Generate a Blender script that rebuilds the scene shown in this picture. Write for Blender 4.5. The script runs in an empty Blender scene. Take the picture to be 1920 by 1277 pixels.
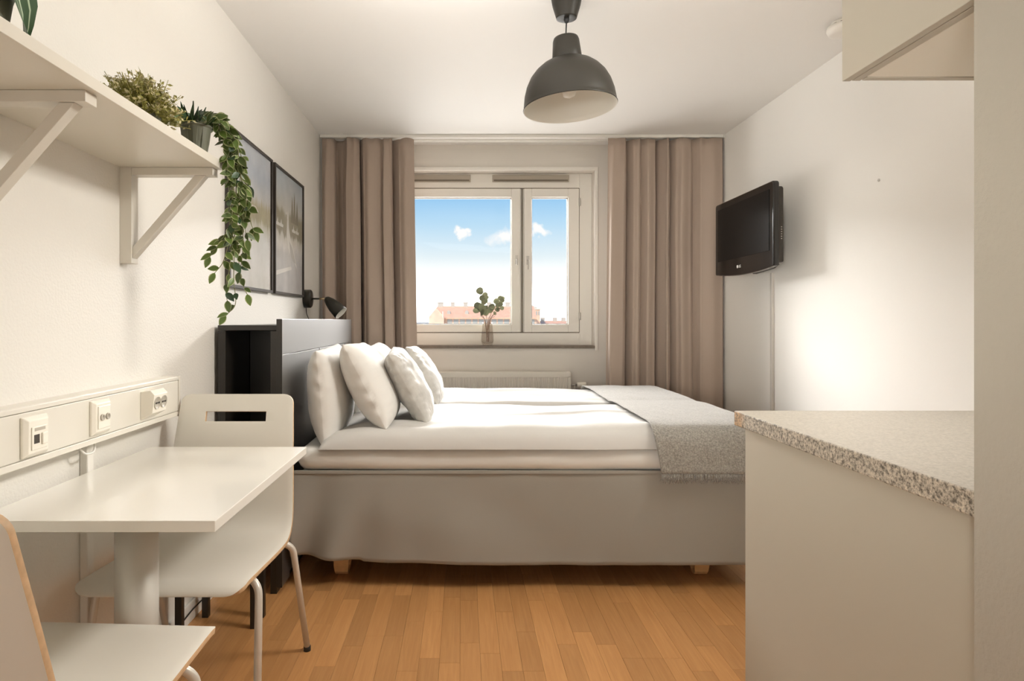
import bpy, bmesh, math, random
from mathutils import Vector, Matrix, noise
random.seed(7)
C = bpy.context.scene
COL = C.collection
PI = math.pi

# ------------------------------------------------------------------ camera
cam_d = bpy.data.cameras.new('camera'); cam = bpy.data.objects.new('camera', cam_d); COL.objects.link(cam)
cam.location = (0, 0, 1.15); cam.rotation_euler = (PI/2, 0, 0)
cam_d.sensor_width = 36; cam_d.lens = 22.125
cam_d.shift_x = 92/1920; cam_d.shift_y = -38.5/1920
cam_d.clip_start = 0.05; cam_d.clip_end = 3000
C.camera = cam
C.view_settings.view_transform = 'Standard'; C.view_settings.look = 'None'
C.view_settings.exposure = 0.12; C.view_settings.gamma = 1; C.view_settings.use_curve_mapping = False

# ------------------------------------------------------------------ sky
W = bpy.data.worlds.new('sky'); C.world = W; W.use_nodes = True
nt = W.node_tree; nt.nodes.clear()
def wn(t, **k):
    n = nt.nodes.new(t)
    for a, b in k.items(): setattr(n, a, b)
    return n
tc = wn('ShaderNodeTexCoord'); sp = wn('ShaderNodeSeparateXYZ'); nt.links.new(tc.outputs['Generated'], sp.inputs[0])
rp = wn('ShaderNodeValToRGB'); nt.links.new(sp.outputs['Z'], rp.inputs[0])
el = rp.color_ramp.elements
el[0].position = 0.0; el[0].color = (3.4, 3.3, 3.2, 1)
el[1].position = 1.0; el[1].color = (0.10, 0.30, 0.72, 1)
for p, c in ((0.03, (2.6, 2.55, 2.45, 1)), (0.065, (1.08, 1.05, 1.0, 1)), (0.10, (0.74, 0.84, 0.88, 1)), (0.15, (0.47, 0.69, 0.86, 1)), (0.20, (0.26, 0.53, 0.82, 1)), (0.45, (0.15, 0.39, 0.76, 1))):
    e = el.new(p); e.color = c
nz = wn('ShaderNodeTexNoise'); nz.inputs['Scale'].default_value = 26; nz.inputs['Detail'].default_value = 6
nt.links.new(tc.outputs['Generated'], nz.inputs['Vector'])
wob = wn('ShaderNodeTexNoise'); wob.inputs['Scale'].default_value = 45; wob.inputs['Detail'].default_value = 5; nt.links.new(tc.outputs['Generated'], wob.inputs['Vector'])
wc = wn('ShaderNodeVectorMath', operation='SUBTRACT'); wc.inputs[1].default_value = (.5, .5, .5); nt.links.new(wob.outputs['Color'], wc.inputs[0])
ws = wn('ShaderNodeVectorMath', operation='SCALE'); ws.inputs['Scale'].default_value = .045; nt.links.new(wc.outputs[0], ws.inputs[0])
wv = wn('ShaderNodeVectorMath', operation='ADD'); nt.links.new(tc.outputs['Generated'], wv.inputs[0]); nt.links.new(ws.outputs[0], wv.inputs[1])
acc = None
for cx, cz, rx in ((0.000, 0.139, 0.022), (0.060, 0.128, 0.036), (0.118, 0.140, 0.026), (-0.2, 0.15, 0.05), (0.35, 0.16, 0.06)):
    cy = math.sqrt(max(0, 1-cx*cx-cz*cz))
    mp = wn('ShaderNodeVectorMath', operation='SUBTRACT'); mp.inputs[1].default_value = (cx, cy, cz); nt.links.new(wv.outputs[0], mp.inputs[0])
    sc = wn('ShaderNodeVectorMath', operation='MULTIPLY'); sc.inputs[1].default_value = (1, 1, 2.0); nt.links.new(mp.outputs[0], sc.inputs[0])
    ln = wn('ShaderNodeVectorMath', operation='LENGTH'); nt.links.new(sc.outputs[0], ln.inputs[0])
    mr = wn('ShaderNodeMapRange'); mr.inputs['From Min'].default_value = rx; mr.inputs['From Max'].default_value = rx*0.1
    nt.links.new(ln.outputs['Value'], mr.inputs['Value'])
    if acc is None: acc = mr.outputs[0]
    else:
        a = wn('ShaderNodeMath', operation='MAXIMUM'); nt.links.new(acc, a.inputs[0]); nt.links.new(mr.outputs[0], a.inputs[1]); acc = a.outputs[0]
ml = wn('ShaderNodeMath', operation='MULTIPLY'); nt.links.new(acc, ml.inputs[0]); nt.links.new(nz.outputs['Fac'], ml.inputs[1])
m2 = wn('ShaderNodeMapRange'); m2.inputs['From Min'].default_value = 0.12; m2.inputs['From Max'].default_value = 0.42; nt.links.new(ml.outputs[0], m2.inputs['Value'])
mx = wn('ShaderNodeMixRGB'); mx.inputs[2].default_value = (0.98, 0.95, 0.92, 1)
nt.links.new(m2.outputs[0], mx.inputs[0]); nt.links.new(rp.outputs[0], mx.inputs[1])
bg = wn('ShaderNodeBackground'); bg.inputs['Strength'].default_value = 1.0
nt.links.new(mx.outputs[0], bg.inputs[0]); wo = wn('ShaderNodeOutputWorld'); nt.links.new(bg.outputs[0], wo.inputs[0])

# ------------------------------------------------------------------ large lights
def area(name, loc, target, sx, sy, power, col):
    l = bpy.data.lights.new(name, 'AREA'); l.shape = 'RECTANGLE'; l.size = sx; l.size_y = sy; l.energy = power; l.color = col
    o = bpy.data.objects.new(name, l); COL.objects.link(o); o.location = loc
    o.rotation_euler = (Vector(target)-Vector(loc)).to_track_quat('-Z', 'Y').to_euler()
    return o
area('daylight_outside_window', (0.0, 16.4, 7.1), (0.2, 4.9, 1.7), 34.0, 5.0, 27500, (1.0, 0.975, 0.94))
area('fill_from_below', (-2.5, 12.5, -1.9), (0.2, 4.9, 1.7), 28.0, 4.6, 3600, (1.0, 0.97, 0.93))  # added lamp below the window view, lifts ceiling and upper walls
area('added_uplight', (0.20, 1.85, 2.08), (0.25, 1.95, 2.5), 1.4, 0.6, 10, (1.0, 0.975, 0.94))  # added floating uplight, no fitting there; fills the room off the ceiling
area('rear_fill', (-0.3, -1.5, 0.95), (1.2, 3.0, 1.0), 1.3, 1.5, 14, (1.0, 0.965, 0.90))  # added soft fill behind the camera for surfaces facing it
fill_r = area('right_wall_fill', (-0.75, -1.2, 1.15), (1.9, 4.1, 1.5), 0.5, 0.5, 3.0, (1.0, 0.965, 0.90)); fill_r.data.spread = math.radians(32)  # added narrow fill aimed at the far end of the right wall
fill_l = area('left_side_fill', (1.50, 1.72, 2.42), (-1.0, 1.70, 0.85), 0.6, 0.5, 22, (1.0, 0.965, 0.90)); fill_l.data.spread = math.radians(110)  # added unseen fill for the table, floor and left wall
sun_d = bpy.data.lights.new('sun', 'SUN'); sun_d.energy = 3.2; sun_d.angle = 0.01; sun_d.color = (1.0, 0.93, 0.82)
sun = bpy.data.objects.new('sun', sun_d); COL.objects.link(sun); sun.rotation_euler = (math.radians(48), 0, math.radians(-25))

# ------------------------------------------------------------------ materials
def new_mat(name):
    m = bpy.data.materials.new(name); m.use_nodes = True
    n = m.node_tree.nodes; b = n['Principled BSDF']
    return m, m.node_tree, b
def mat(name, col, rough=0.5, metal=0, bump=None, var=None, spec=0.5, coat=0, rnd=0, stretch=None, sheen=0):
    """bump=(scale, strength, distance); var=(scale, amount); rnd = per-object value jitter"""
    m, t, b = new_mat(name)
    b.inputs['Base Color'].default_value = (*col, 1); b.inputs['Roughness'].default_value = rough
    b.inputs['Metallic'].default_value = metal; b.inputs['Specular IOR Level'].default_value = spec
    if coat: b.inputs['Coat Weight'].default_value = coat; b.inputs['Coat Roughness'].default_value = 0.08
    if sheen: b.inputs['Sheen Weight'].default_value = sheen; b.inputs['Sheen Roughness'].default_value = 0.5
    c = t.nodes.new('ShaderNodeTexCoord'); vec = c.outputs['Object']
    if stretch:
        mp = t.nodes.new('ShaderNodeMapping'); mp.inputs['Scale'].default_value = stretch
        t.links.new(vec, mp.inputs['Vector']); vec = mp.outputs[0]
    if var or rnd:
        h = t.nodes.new('ShaderNodeHueSaturation'); h.inputs['Color'].default_value = (*col, 1)
        src = None
        if var:
            nz = t.nodes.new('ShaderNodeTexNoise'); nz.inputs['Scale'].default_value = var[0]; nz.inputs['Detail'].default_value = 4
            t.links.new(vec, nz.inputs['Vector'])
            r = t.nodes.new('ShaderNodeMapRange'); r.inputs['From Min'].default_value = .25; r.inputs['From Max'].default_value = .75
            r.inputs['To Min'].default_value = 1-var[1]; r.inputs['To Max'].default_value = 1+var[1]
            t.links.new(nz.outputs['Fac'], r.inputs['Value']); src = r.outputs[0]
        if rnd:
            oi = t.nodes.new('ShaderNodeObjectInfo')
            r = t.nodes.new('ShaderNodeMapRange'); r.inputs['To Min'].default_value = 1-rnd; r.inputs['To Max'].default_value = 1+rnd
            t.links.new(oi.outputs['Random'], r.inputs['Value'])
            if src is not None:
                q = t.nodes.new('ShaderNodeMath'); q.operation = 'MULTIPLY'; t.links.new(src, q.inputs[0]); t.links.new(r.outputs[0], q.inputs[1]); src = q.outputs[0]
            else: src = r.outputs[0]
        t.links.new(src, h.inputs['Value']); t.links.new(h.outputs[0], b.inputs['Base Color'])
    if bump:
        nz = t.nodes.new('ShaderNodeTexNoise'); nz.inputs['Scale'].default_value = bump[0]; nz.inputs['Detail'].default_value = 3
        t.links.new(vec, nz.inputs['Vector'])
        bp = t.nodes.new('ShaderNodeBump'); bp.inputs['Strength'].default_value = bump[1]; bp.inputs['Distance'].default_value = bump[2]
        t.links.new(nz.outputs['Fac'], bp.inputs['Height']); t.links.new(bp.outputs[0], b.inputs['Normal'])
    return m
M = {}
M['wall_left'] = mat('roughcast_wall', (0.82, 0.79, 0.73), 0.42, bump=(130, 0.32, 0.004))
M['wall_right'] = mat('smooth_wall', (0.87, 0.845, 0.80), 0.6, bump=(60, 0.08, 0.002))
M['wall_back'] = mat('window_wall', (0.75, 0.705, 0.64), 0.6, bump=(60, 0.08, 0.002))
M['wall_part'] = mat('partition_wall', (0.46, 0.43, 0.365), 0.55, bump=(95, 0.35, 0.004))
M['ceiling'] = mat('ceiling_paint', (0.89, 0.865, 0.825), 0.7, bump=(40, 0.05, 0.002))
M['white_trim'] = mat('white_trim', (0.84, 0.81, 0.75), 0.35)
M['white_paint'] = mat('white_window_paint', (0.86, 0.825, 0.76), 0.4)
M['sill'] = mat('sill_stone', (0.19, 0.155, 0.12), 0.5, var=(30, .2))
M['vent'] = mat('vent_grey', (0.45, 0.40, 0.33), 0.5)
M['seal'] = mat('dark_seal', (0.18, 0.15, 0.11), 0.6)
M['cable_grey'] = mat('cable_cover_plastic', (0.56, 0.53, 0.48), 0.4)
M['metal'] = mat('brushed_metal', (0.55, 0.53, 0.5), 0.3, metal=1)
M['brass'] = mat('brass', (0.78, 0.62, 0.38), 0.3, metal=1)
M['laminate'] = mat('white_laminate', (0.83, 0.80, 0.73), 0.22, coat=0.3, bump=(14, 0.03, 0.002))
M['chair_white'] = mat('chair_white_laminate', (0.76, 0.725, 0.65), 0.35)
M['ply'] = mat('plywood_edge', (0.60, 0.40, 0.23), 0.5, var=(60, .15))
M['chair_leg'] = mat('leg_lacquer', (0.66, 0.62, 0.55), 0.35, metal=0.25)
M['column'] = mat('satin_aluminium', (0.62, 0.60, 0.55), 0.42, metal=0.35)
M['rubber'] = mat('black_rubber', (0.02, 0.02, 0.02), 0.6)
M['trunk'] = mat('trunking_plastic', (0.76, 0.72, 0.64), 0.35)
M['socket'] = mat('socket_plastic', (0.90, 0.85, 0.75), 0.25)
M['socket_in'] = mat('socket_recess', (0.48, 0.44, 0.37), 0.4)
M['dark'] = mat('dark_hole', (0.05, 0.04, 0.03), 0.6)
M['shelf'] = mat('shelf_white', (0.74, 0.70, 0.61), 0.3)
M['bracket'] = mat('bracket_white', (0.72, 0.68, 0.60), 0.4)
M['black_lamp'] = mat('lamp_dark_lacquer', (0.026, 0.023, 0.017), 0.42, spec=0.35)
M['lamp_in'] = mat('lamp_white_inside', (0.80, 0.77, 0.70), 0.5)
M['black_wood'] = mat('black_brown_wood', (0.016, 0.013, 0.010), 0.35, spec=0.6, bump=(30, 0.06, 0.001), stretch=(1, 8, 1))
M['black_front'] = mat('black_lacquered_front', (0.016, 0.013, 0.010), 0.45, spec=1.0, coat=1.0, bump=(30, 0.03, 0.001))
M['black_front'].node_tree.nodes['Principled BSDF'].inputs['Coat IOR'].default_value = 3.6
M['black_front'].node_tree.nodes['Principled BSDF'].inputs['Coat Roughness'].default_value = 0.42
M['linen'] = mat('white_bed_linen', (0.64, 0.62, 0.59), 0.85, bump=(9, 0.25, 0.012), sheen=0.1)
M['sheet'] = mat('white_sheet', (0.78, 0.76, 0.72), 0.85, bump=(7, 0.25, 0.010), sheen=0.1)
M['pillow'] = mat('white_pillowcase', (0.79, 0.77, 0.73), 0.85, bump=(9, 0.16, 0.010), sheen=0.1)
M['velvet'] = mat('grey_velvet', (0.56, 0.54, 0.50), 0.6, bump=(16, 0.5, 0.012), var=(14, .12), sheen=0.5)
M['skirt'] = mat('grey_bed_skirt', (0.35, 0.33, 0.29), 0.85, bump=(350, 0.15, 0.001))
M['throw'] = mat('wool_throw', (0.31, 0.29, 0.255), 0.95, var=(150, .42), bump=(190, 0.9, 0.004), sheen=0.5)
M['curtain'] = mat('taupe_curtain', (0.43, 0.34, 0.275), 0.8, bump=(300, 0.08, 0.001), sheen=0.1)
M['bed_leg'] = mat('birch_leg', (0.72, 0.42, 0.19), 0.4, var=(20, .15))
M['radiator'] = mat('radiator_enamel', (0.82, 0.77, 0.68), 0.3)
M['tv'] = mat('tv_black_gloss', (0.012, 0.010, 0.009), 0.15, spec=0.6)
M['tv_back'] = mat('tv_back_plastic', (0.035, 0.028, 0.022), 0.5)
M['screen'] = mat('tv_screen', (0.008, 0.008, 0.008), 0.22, spec=0.2)
M['logo'] = mat('logo_silver', (0.85, 0.83, 0.8), 0.3)
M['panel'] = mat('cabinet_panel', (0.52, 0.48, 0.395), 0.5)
M['panel_lit'] = mat('lit_underside', (0.90, 0.86, 0.76), 0.5)  # lighter than the panels: light bounced off the worktop put into the colour
M['frame_black'] = mat('black_frame', (0.035, 0.028, 0.022), 0.35)
M['detector'] = mat('detector_white', (0.85, 0.81, 0.74), 0.4)
M['pot'] = mat('grey_green_pot', (0.13, 0.135, 0.095), 0.6)
M['soil'] = mat('soil', (0.05, 0.035, 0.02), 0.9)
M['leaf'] = mat('leaf_green', (0.095, 0.150, 0.030), 0.4, rnd=0.55)
M['leaf_edge'] = mat('leaf_cream_edge', (0.40, 0.42, 0.22), 0.45, rnd=0.3)
M['leaf_dark'] = mat('leaf_dark', (0.035, 0.075, 0.030), 0.4, rnd=0.4)
M['leaf_stripe'] = mat('leaf_pale_vein', (0.45, 0.55, 0.38), 0.45)
M['bush'] = mat('bush_olive', (0.27, 0.25, 0.055), 0.6, var=(45, .5))
M['bush_pale'] = mat('bush_pale_tips', (0.52, 0.46, 0.25), 0.6, var=(45, .3))
M['stem'] = mat('stem_green', (0.22, 0.22, 0.10), 0.6)
M['twig'] = mat('twig_brown', (0.30, 0.20, 0.14), 0.6)
M['euca'] = mat('eucalyptus_leaf', (0.27, 0.29, 0.18), 0.6, rnd=0.35)
M['roof'] = mat('red_tile_roof', (0.86, 0.46, 0.30), 0.8, var=(1.2, .12))
M['facade'] = mat('brick_facade', (0.80, 0.55, 0.40), 0.9, var=(1.0, .15))
M['facade_pale'] = mat('pale_facade', (0.80, 0.72, 0.60), 0.9)
M['win_far'] = mat('far_window', (0.42, 0.41, 0.38), 0.4)
M['chim'] = mat('chimney_grey', (0.50, 0.46, 0.40), 0.8)
M['ground'] = mat('far_ground', (0.45, 0.45, 0.38), 0.9, var=(.02, .3))
M['chip'] = mat('cam_cover', (0.55, 0.38, 0.2), 0.5)

def glass(name, tint=(1, 1, 1), ior=1.45, rough=0.0):
    m, t, b = new_mat(name); t.nodes.remove(b)
    out = t.nodes['Material Output']; g = t.nodes.new('ShaderNodeBsdfGlossy'); g.inputs['Roughness'].default_value = rough
    tr = t.nodes.new('ShaderNodeBsdfTransparent'); tr.inputs[0].default_value = (*tint, 1)
    lw = t.nodes.new('ShaderNodeLayerWeight'); lw.inputs['Blend'].default_value = 0.5
    pw = t.nodes.new('ShaderNodeMath'); pw.operation = 'POWER'; pw.inputs[1].default_value = 5.0; t.links.new(lw.outputs['Facing'], pw.inputs[0])
    f0 = ((ior-1)/(ior+1))**2
    f = t.nodes.new('ShaderNodeMapRange'); f.inputs['To Min'].default_value = f0; f.inputs['To Max'].default_value = 0.8; t.links.new(pw.outputs[0], f.inputs['Value'])
    x = t.nodes.new('ShaderNodeMixShader'); t.links.new(f.outputs[0], x.inputs[0]); t.links.new(tr.outputs[0], x.inputs[1]); t.links.new(g.outputs[0], x.inputs[2])
    t.links.new(x.outputs[0], out.inputs[0]); return m
M['pane'] = glass('window_glass', ior=1.15)
M['picture_glass'] = glass('picture_glass', ior=1.42, rough=0.08)
M['vase'] = glass('smoked_glass', (0.93, 0.91, 0.89), ior=1.5)

def wood_floor():
    m, t, b = new_mat('oak_parquet'); L = t.links
    oi = t.nodes.new('ShaderNodeObjectInfo'); c = t.nodes.new('ShaderNodeTexCoord')
    off = t.nodes.new('ShaderNodeVectorMath'); off.operation = 'SCALE'; off.inputs[0].default_value = (13, 29, 7); L.new(oi.outputs['Random'], off.inputs['Scale'])
    ad = t.nodes.new('ShaderNodeVectorMath'); L.new(c.outputs['Object'], ad.inputs[0]); L.new(off.outputs[0], ad.inputs[1])
    mp = t.nodes.new('ShaderNodeMapping'); mp.inputs['Scale'].default_value = (60, 3.0, 60); L.new(ad.outputs[0], mp.inputs['Vector'])
    n1 = t.nodes.new('ShaderNodeTexNoise'); n1.inputs['Scale'].default_value = 1.6; n1.inputs['Detail'].default_value = 6; n1.inputs['Distortion'].default_value = 0.7; L.new(mp.outputs[0], n1.inputs['Vector'])
    r = t.nodes.new('ShaderNodeValToRGB'); L.new(n1.outputs['Fac'], r.inputs[0])
    r.color_ramp.elements[0].position = .25; r.color_ramp.elements[0].color = (0.50, 0.240, 0.085, 1)
    r.color_ramp.elements[1].position = .75; r.color_ramp.elements[1].color = (0.60, 0.310, 0.120, 1)
    h = t.nodes.new('ShaderNodeHueSaturation'); L.new(r.outputs[0], h.inputs['Color'])
    q = t.nodes.new('ShaderNodeMapRange'); q.inputs['To Min'].default_value = .86; q.inputs['To Max'].default_value = 1.12; L.new(oi.outputs['Random'], q.inputs['Value']); L.new(q.outputs[0], h.inputs['Value'])
    L.new(h.outputs[0], b.inputs['Base Color']); b.inputs['Roughness'].default_value = .32
    bp = t.nodes.new('ShaderNodeBump'); bp.inputs['Strength'].default_value = .06; bp.inputs['Distance'].default_value = .001; L.new(n1.outputs['Fac'], bp.inputs['Height']); L.new(bp.outputs[0], b.inputs['Normal'])
    return m
M['oak'] = wood_floor()

def granite(name, lo, mid, hi, worn=False):
    m, t, b = new_mat(name); L = t.links
    c = t.nodes.new('ShaderNodeTexCoord')
    n1 = t.nodes.new('ShaderNodeTexNoise'); n1.inputs['Scale'].default_value = 165; n1.inputs['Detail'].default_value = 5; n1.inputs['Roughness'].default_value = .7; L.new(c.outputs['Object'], n1.inputs['Vector'])
    r = t.nodes.new('ShaderNodeValToRGB'); L.new(n1.outputs['Fac'], r.inputs[0])
    e = r.color_ramp.elements; e[0].position = .38; e[0].color = (*lo, 1); e[1].position = .64; e[1].color = (*hi, 1); k = e.new(.5); k.color = (*mid, 1)
    src = r.outputs[0]
    if worn:
        s = t.nodes.new('ShaderNodeSeparateXYZ'); L.new(c.outputs['Object'], s.inputs[0])
        q = t.nodes.new('ShaderNodeMapRange'); q.inputs['From Min'].default_value = 1.665; q.inputs['From Max'].default_value = 1.70; L.new(s.outputs['Y'], q.inputs['Value'])
        x = t.nodes.new('ShaderNodeMixRGB'); x.blend_type = 'MULTIPLY'; x.inputs[2].default_value = (1.0, .72, .46, 1); L.new(q.outputs[0], x.inputs[0]); L.new(src, x.inputs[1]); src = x.outputs[0]
    L.new(src, b.inputs['Base Color']); b.inputs['Roughness'].default_value = .35
    return m
M['top_face'] = granite('stone_laminate_top', (0.40, 0.36, 0.30), (0.48, 0.435, 0.365), (0.56, 0.51, 0.43))
M['top_edge'] = granite('stone_laminate_edge', (0.10, 0.085, 0.065), (0.42, 0.37, 0.30), (0.68, 0.61, 0.50), worn=True)

# ------------------------------------------------------------------ mesh helpers
class MB:
    def __init__(s): s.v = []; s.f = []; s.mi = []; s.sm = []
    def add(s, vs, fs, mi=0, smooth=False):
        b = len(s.v); s.v += [tuple(v) for v in vs]
        for f in fs: s.f.append(tuple(i+b for i in f)); s.mi.append(mi); s.sm.append(smooth)
        return s
    def box(s, x0, x1, y0, y1, z0, z1, mi=0):
        vs = [(x, y, z) for z in (z0, z1) for y in (y0, y1) for x in (x0, x1)]
        return s.add(vs, [(0, 2, 3, 1), (4, 5, 7, 6), (0, 1, 5, 4), (2, 6, 7, 3), (0, 4, 6, 2), (1, 3, 7, 5)], mi)
    def lathe(s, prof, n=32, c=(0, 0, 0), mi=0, axis='Z', caps=True):
        vs = []; fs = []
        for r, h in prof:
            for i in range(n):
                a = 2*PI*i/n; p, q = r*math.cos(a), r*math.sin(a)
                v = (p, q, h) if axis == 'Z' else ((h, p, q) if axis == 'X' else (q, h, p))
                vs.append((v[0]+c[0], v[1]+c[1], v[2]+c[2]))
        for k in range(len(prof)-1):
            for i in range(n):
                j = (i+1) % n; fs.append((k*n+i, k*n+j, (k+1)*n+j, (k+1)*n+i))
        s.add(vs, fs, mi, True)
        if caps:
            b = len(s.v)-len(vs); m = len(prof)-1
            if prof[0][0] > 1e-5: s.f.append(tuple(b+i for i in reversed(range(n)))); s.mi.append(mi); s.sm.append(False)
            if prof[m][0] > 1e-5: s.f.append(tuple(b+m*n+i for i in range(n))); s.mi.append(mi); s.sm.append(False)
        return s
    def tube(s, pts, r, n=10, mi=0, smooth_path=True, r1=None):
        P = [Vector(p) for p in pts]
        if smooth_path and len(P) > 2: P = catmull(P, 6)
        vs = []; fs = []; up = None
        m = len(P)
        for k in range(m):
            d = (P[min(k+1, m-1)]-P[max(k-1, 0)]).normalized()
            if up is None:
                up = d.orthogonal().normalized()
            else:
                up = (up-d*up.dot(d)); up = up.normalized() if up.length > 1e-6 else d.orthogonal().normalized()
            sd = d.cross(up); rr = r if r1 is None else r+(r1-r)*k/(m-1)
            for i in range(n):
                a = 2*PI*i/n; vs.append(P[k]+up*rr*math.cos(a)+sd*rr*math.sin(a))
        for k in range(m-1):
            for i in range(n):
                j = (i+1) % n; fs.append((k*n+i, k*n+j, (k+1)*n+j, (k+1)*n+i))
        b = len(s.v); s.add(vs, fs, mi, True)
        s.f.append(tuple(b+i for i in reversed(range(n)))); s.mi.append(mi); s.sm.append(False)
        s.f.append(tuple(b+(m-1)*n+i for i in range(n))); s.mi.append(mi); s.sm.append(False)
        return s
    def bar(s, a, b, w, t, mi=0, up=(0, 0, 1)):
        a, b = Vector(a), Vector(b); d = (b-a).normalized(); u = Vector(up); sd = d.cross(u).normalized(); u = sd.cross(d)
        vs = [p+sd*i*w/2+u*j*t/2 for p in (a, b) for i, j in ((-1, -1), (1, -1), (1, 1), (-1, 1))]
        return s.add(vs, [(3, 2, 1, 0), (4, 5, 6, 7), (0, 1, 5, 4), (1, 2, 6, 5), (2, 3, 7, 6), (3, 0, 4, 7)], mi)
    def prism(s, poly, axis, a0, a1, mi=0):
        n = len(poly); vs = []
        for a in (a0, a1):
            for p, q in poly:
                vs.append((a, p, q) if axis == 'X' else ((p, a, q) if axis == 'Y' else (p, q, a)))
        fs = [tuple(range(n)), tuple(reversed(range(n, 2*n)))] + [(i, i+n, (i+1) % n+n, (i+1) % n) for i in range(n)]
        return s.add(vs, fs, mi)
    def mesh(s, name, mats):
        me = bpy.data.meshes.new(name); me.from_pydata(s.v, [], s.f); me.update()
        for m in (mats if isinstance(mats, (list, tuple)) else [mats]): me.materials.append(m)
        me.polygons.foreach_set('material_index', s.mi); me.polygons.foreach_set('use_smooth', s.sm)
        bm = bmesh.new(); bm.from_mesh(me); bmesh.ops.recalc_face_normals(bm, faces=bm.faces); bm.to_mesh(me); bm.free()
        return me
    def build(s, name, mats, parent=None, bevel=0, seg=2):
        return link(name, s.mesh(name, mats), parent, bevel, seg)
def link(name, me, parent=None, bevel=0, seg=2):
    o = bpy.data.objects.new(name, me); COL.objects.link(o); o.parent = parent
    if bevel:
        b = o.modifiers.new('bevel', 'BEVEL'); b.width = bevel; b.segments = seg; b.limit_method = 'ANGLE'; b.angle_limit = math.radians(40)
    return o
def catmull(P, n):
    out = []
    for i in range(len(P)-1):
        p0, p1, p2, p3 = P[max(i-1, 0)], P[i], P[i+1], P[min(i+2, len(P)-1)]
        for k in range(n):
            t = k/n; out.append(0.5*((2*p1)+(p2-p0)*t+(2*p0-5*p1+4*p2-p3)*t*t+(3*p1-p0-3*p2+p3)*t**3))
    out.append(P[-1]); return out
def interp(xs, ys, x):
    if x <= xs[0]: return ys[0]
    for i in range(len(xs)-1):
        if x <= xs[i+1]:
            t = (x-xs[i])/(xs[i+1]-xs[i]); return ys[i]+(ys[i+1]-ys[i])*t
    return ys[-1]
def sstep(a, b, x):
    t = min(1, max(0, (x-a)/(b-a))); return t*t*(3-2*t)
def tag(o, label, cat, group=None):
    o['label'] = label; o['category'] = cat
    if group: o['group'] = group
    return o
def thing(name, label, cat, loc=(0, 0, 0), rz=0, group=None):
    o = bpy.data.objects.new(name, None); COL.objects.link(o); o.location = loc; o.rotation_euler = (0, 0, rz); o.empty_display_size = .05
    return tag(o, label, cat, group)
def struct(name, mb, m, parent=None, bevel=0):
    o = mb.build(name, m, parent, bevel)
    if parent is None: o['kind'] = 'structure'
    return o
def copy_tree(o, parent=None):
    c = o.copy(); COL.objects.link(c); c.parent = parent
    for ch in list(o.children): copy_tree(ch, c)
    return c
def stuff(o): o['kind'] = 'stuff'; return o

# ================================================================== THE ROOM
XL, XR, YB, YF, ZC = -1.045, 1.905, 4.85, -1.6, 2.50
# window opening in the back wall
WX0, WX1, WZ0, WZ1 = -0.62, 1.017, 0.935, 2.305
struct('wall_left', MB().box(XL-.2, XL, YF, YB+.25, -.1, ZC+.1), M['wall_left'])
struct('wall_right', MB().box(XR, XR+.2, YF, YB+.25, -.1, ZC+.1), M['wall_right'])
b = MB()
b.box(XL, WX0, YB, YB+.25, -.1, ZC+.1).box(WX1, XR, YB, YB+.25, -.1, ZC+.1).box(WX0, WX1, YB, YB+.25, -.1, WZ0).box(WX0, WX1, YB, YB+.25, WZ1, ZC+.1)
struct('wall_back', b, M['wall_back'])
struct('wall_front', MB().box(XL, XR, YF-.2, YF, -.1, ZC+.1), M['wall_right'])
struct('ceiling', MB().box(XL-.2, XR+.2, YF-.2, YB+.25, ZC, ZC+.2), M['ceiling'])
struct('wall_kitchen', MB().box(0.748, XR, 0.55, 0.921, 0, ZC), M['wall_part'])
# floor: oak strips laid towards the window
floor = struct('floor', MB().box(XL-.2, XR+.2, YF-.2, YB+.25, -.2, -.012), M['oak'])
PW = 0.069
lens = [0.26, 0.34, 0.42, 0.50, 0.58]
pm = {}
def plank_mesh(w, l):
    key = (round(w, 4), round(l, 3))
    if key not in pm:
        g = 0.0002; c = 0.0005; h = .012
        bb = MB(); x0, x1, y0, y1 = g, w-g, g, l-g
        vs = [(x0, y0, 0), (x1, y0, 0), (x1, y1, 0), (x0, y1, 0), (x0, y0, h-c), (x1, y0, h-c), (x1, y1, h-c), (x0, y1, h-c), (x0+c, y0+c, h), (x1-c, y0+c, h), (x1-c, y1-c, h), (x0+c, y1-c, h)]
        fs = [(3, 2, 1, 0), (8, 9, 10, 11)]
        for k in (0, 4):
            for i in range(4): j = (i+1) % 4; fs.append((k+i, k+j, k+4+j, k+4+i))
        bb.add(vs, fs); pm[key] = bb.mesh('plank', M['oak'])
    return pm[key]
rf = random.Random(3)
PY0, PY1 = 1.30, 3.00
x = XL; n_pl = 0
while x < XR-.005:
    w = min(PW, XR-x); y = PY0
    first = True
    while y < PY1-.01:
        l = rf.choice(lens)*(rf.choice([.45, .7, 1]) if first else 1); first = False; l = round(l, 2)
        if PY1-(y+l) < .12: l = round(PY1-y, 3)
        if not (x > .80 and y+l < 1.74):
            o = link('plank', plank_mesh(w, l), floor); o.location = (x, y, -.012); n_pl += 1
        y += l
    x += PW
rest = MB()
x = XL
while x < XR-.005:
    w = min(PW, XR-x); g = .0003
    for ya, yb in ((YF, PY0), (PY1, YB)):
        y = ya
        while y < yb-.01:
            l = rf.choice(lens)
            if yb-(y+l) < .12: l = yb-y
            rest.box(x+g, x+w-g, y+g, y+l-g, -.012, 0); y += l
    x += PW
stuff(rest.build('parquet', M['oak'], floor))
# skirting boards
struct('baseboard_left', MB().box(XL, XL+.010, YF, YB, 0, .075), M['white_trim'], bevel=.003)
struct('baseboard_back', MB().box(XL+.014, XR-.014, YB-.014, YB, 0, .075), M['white_trim'], bevel=.003)
struct('baseboard_right', MB().box(XR-.014, XR, 1.76, YB, 0, .075), M['white_trim'], bevel=.003)

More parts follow.
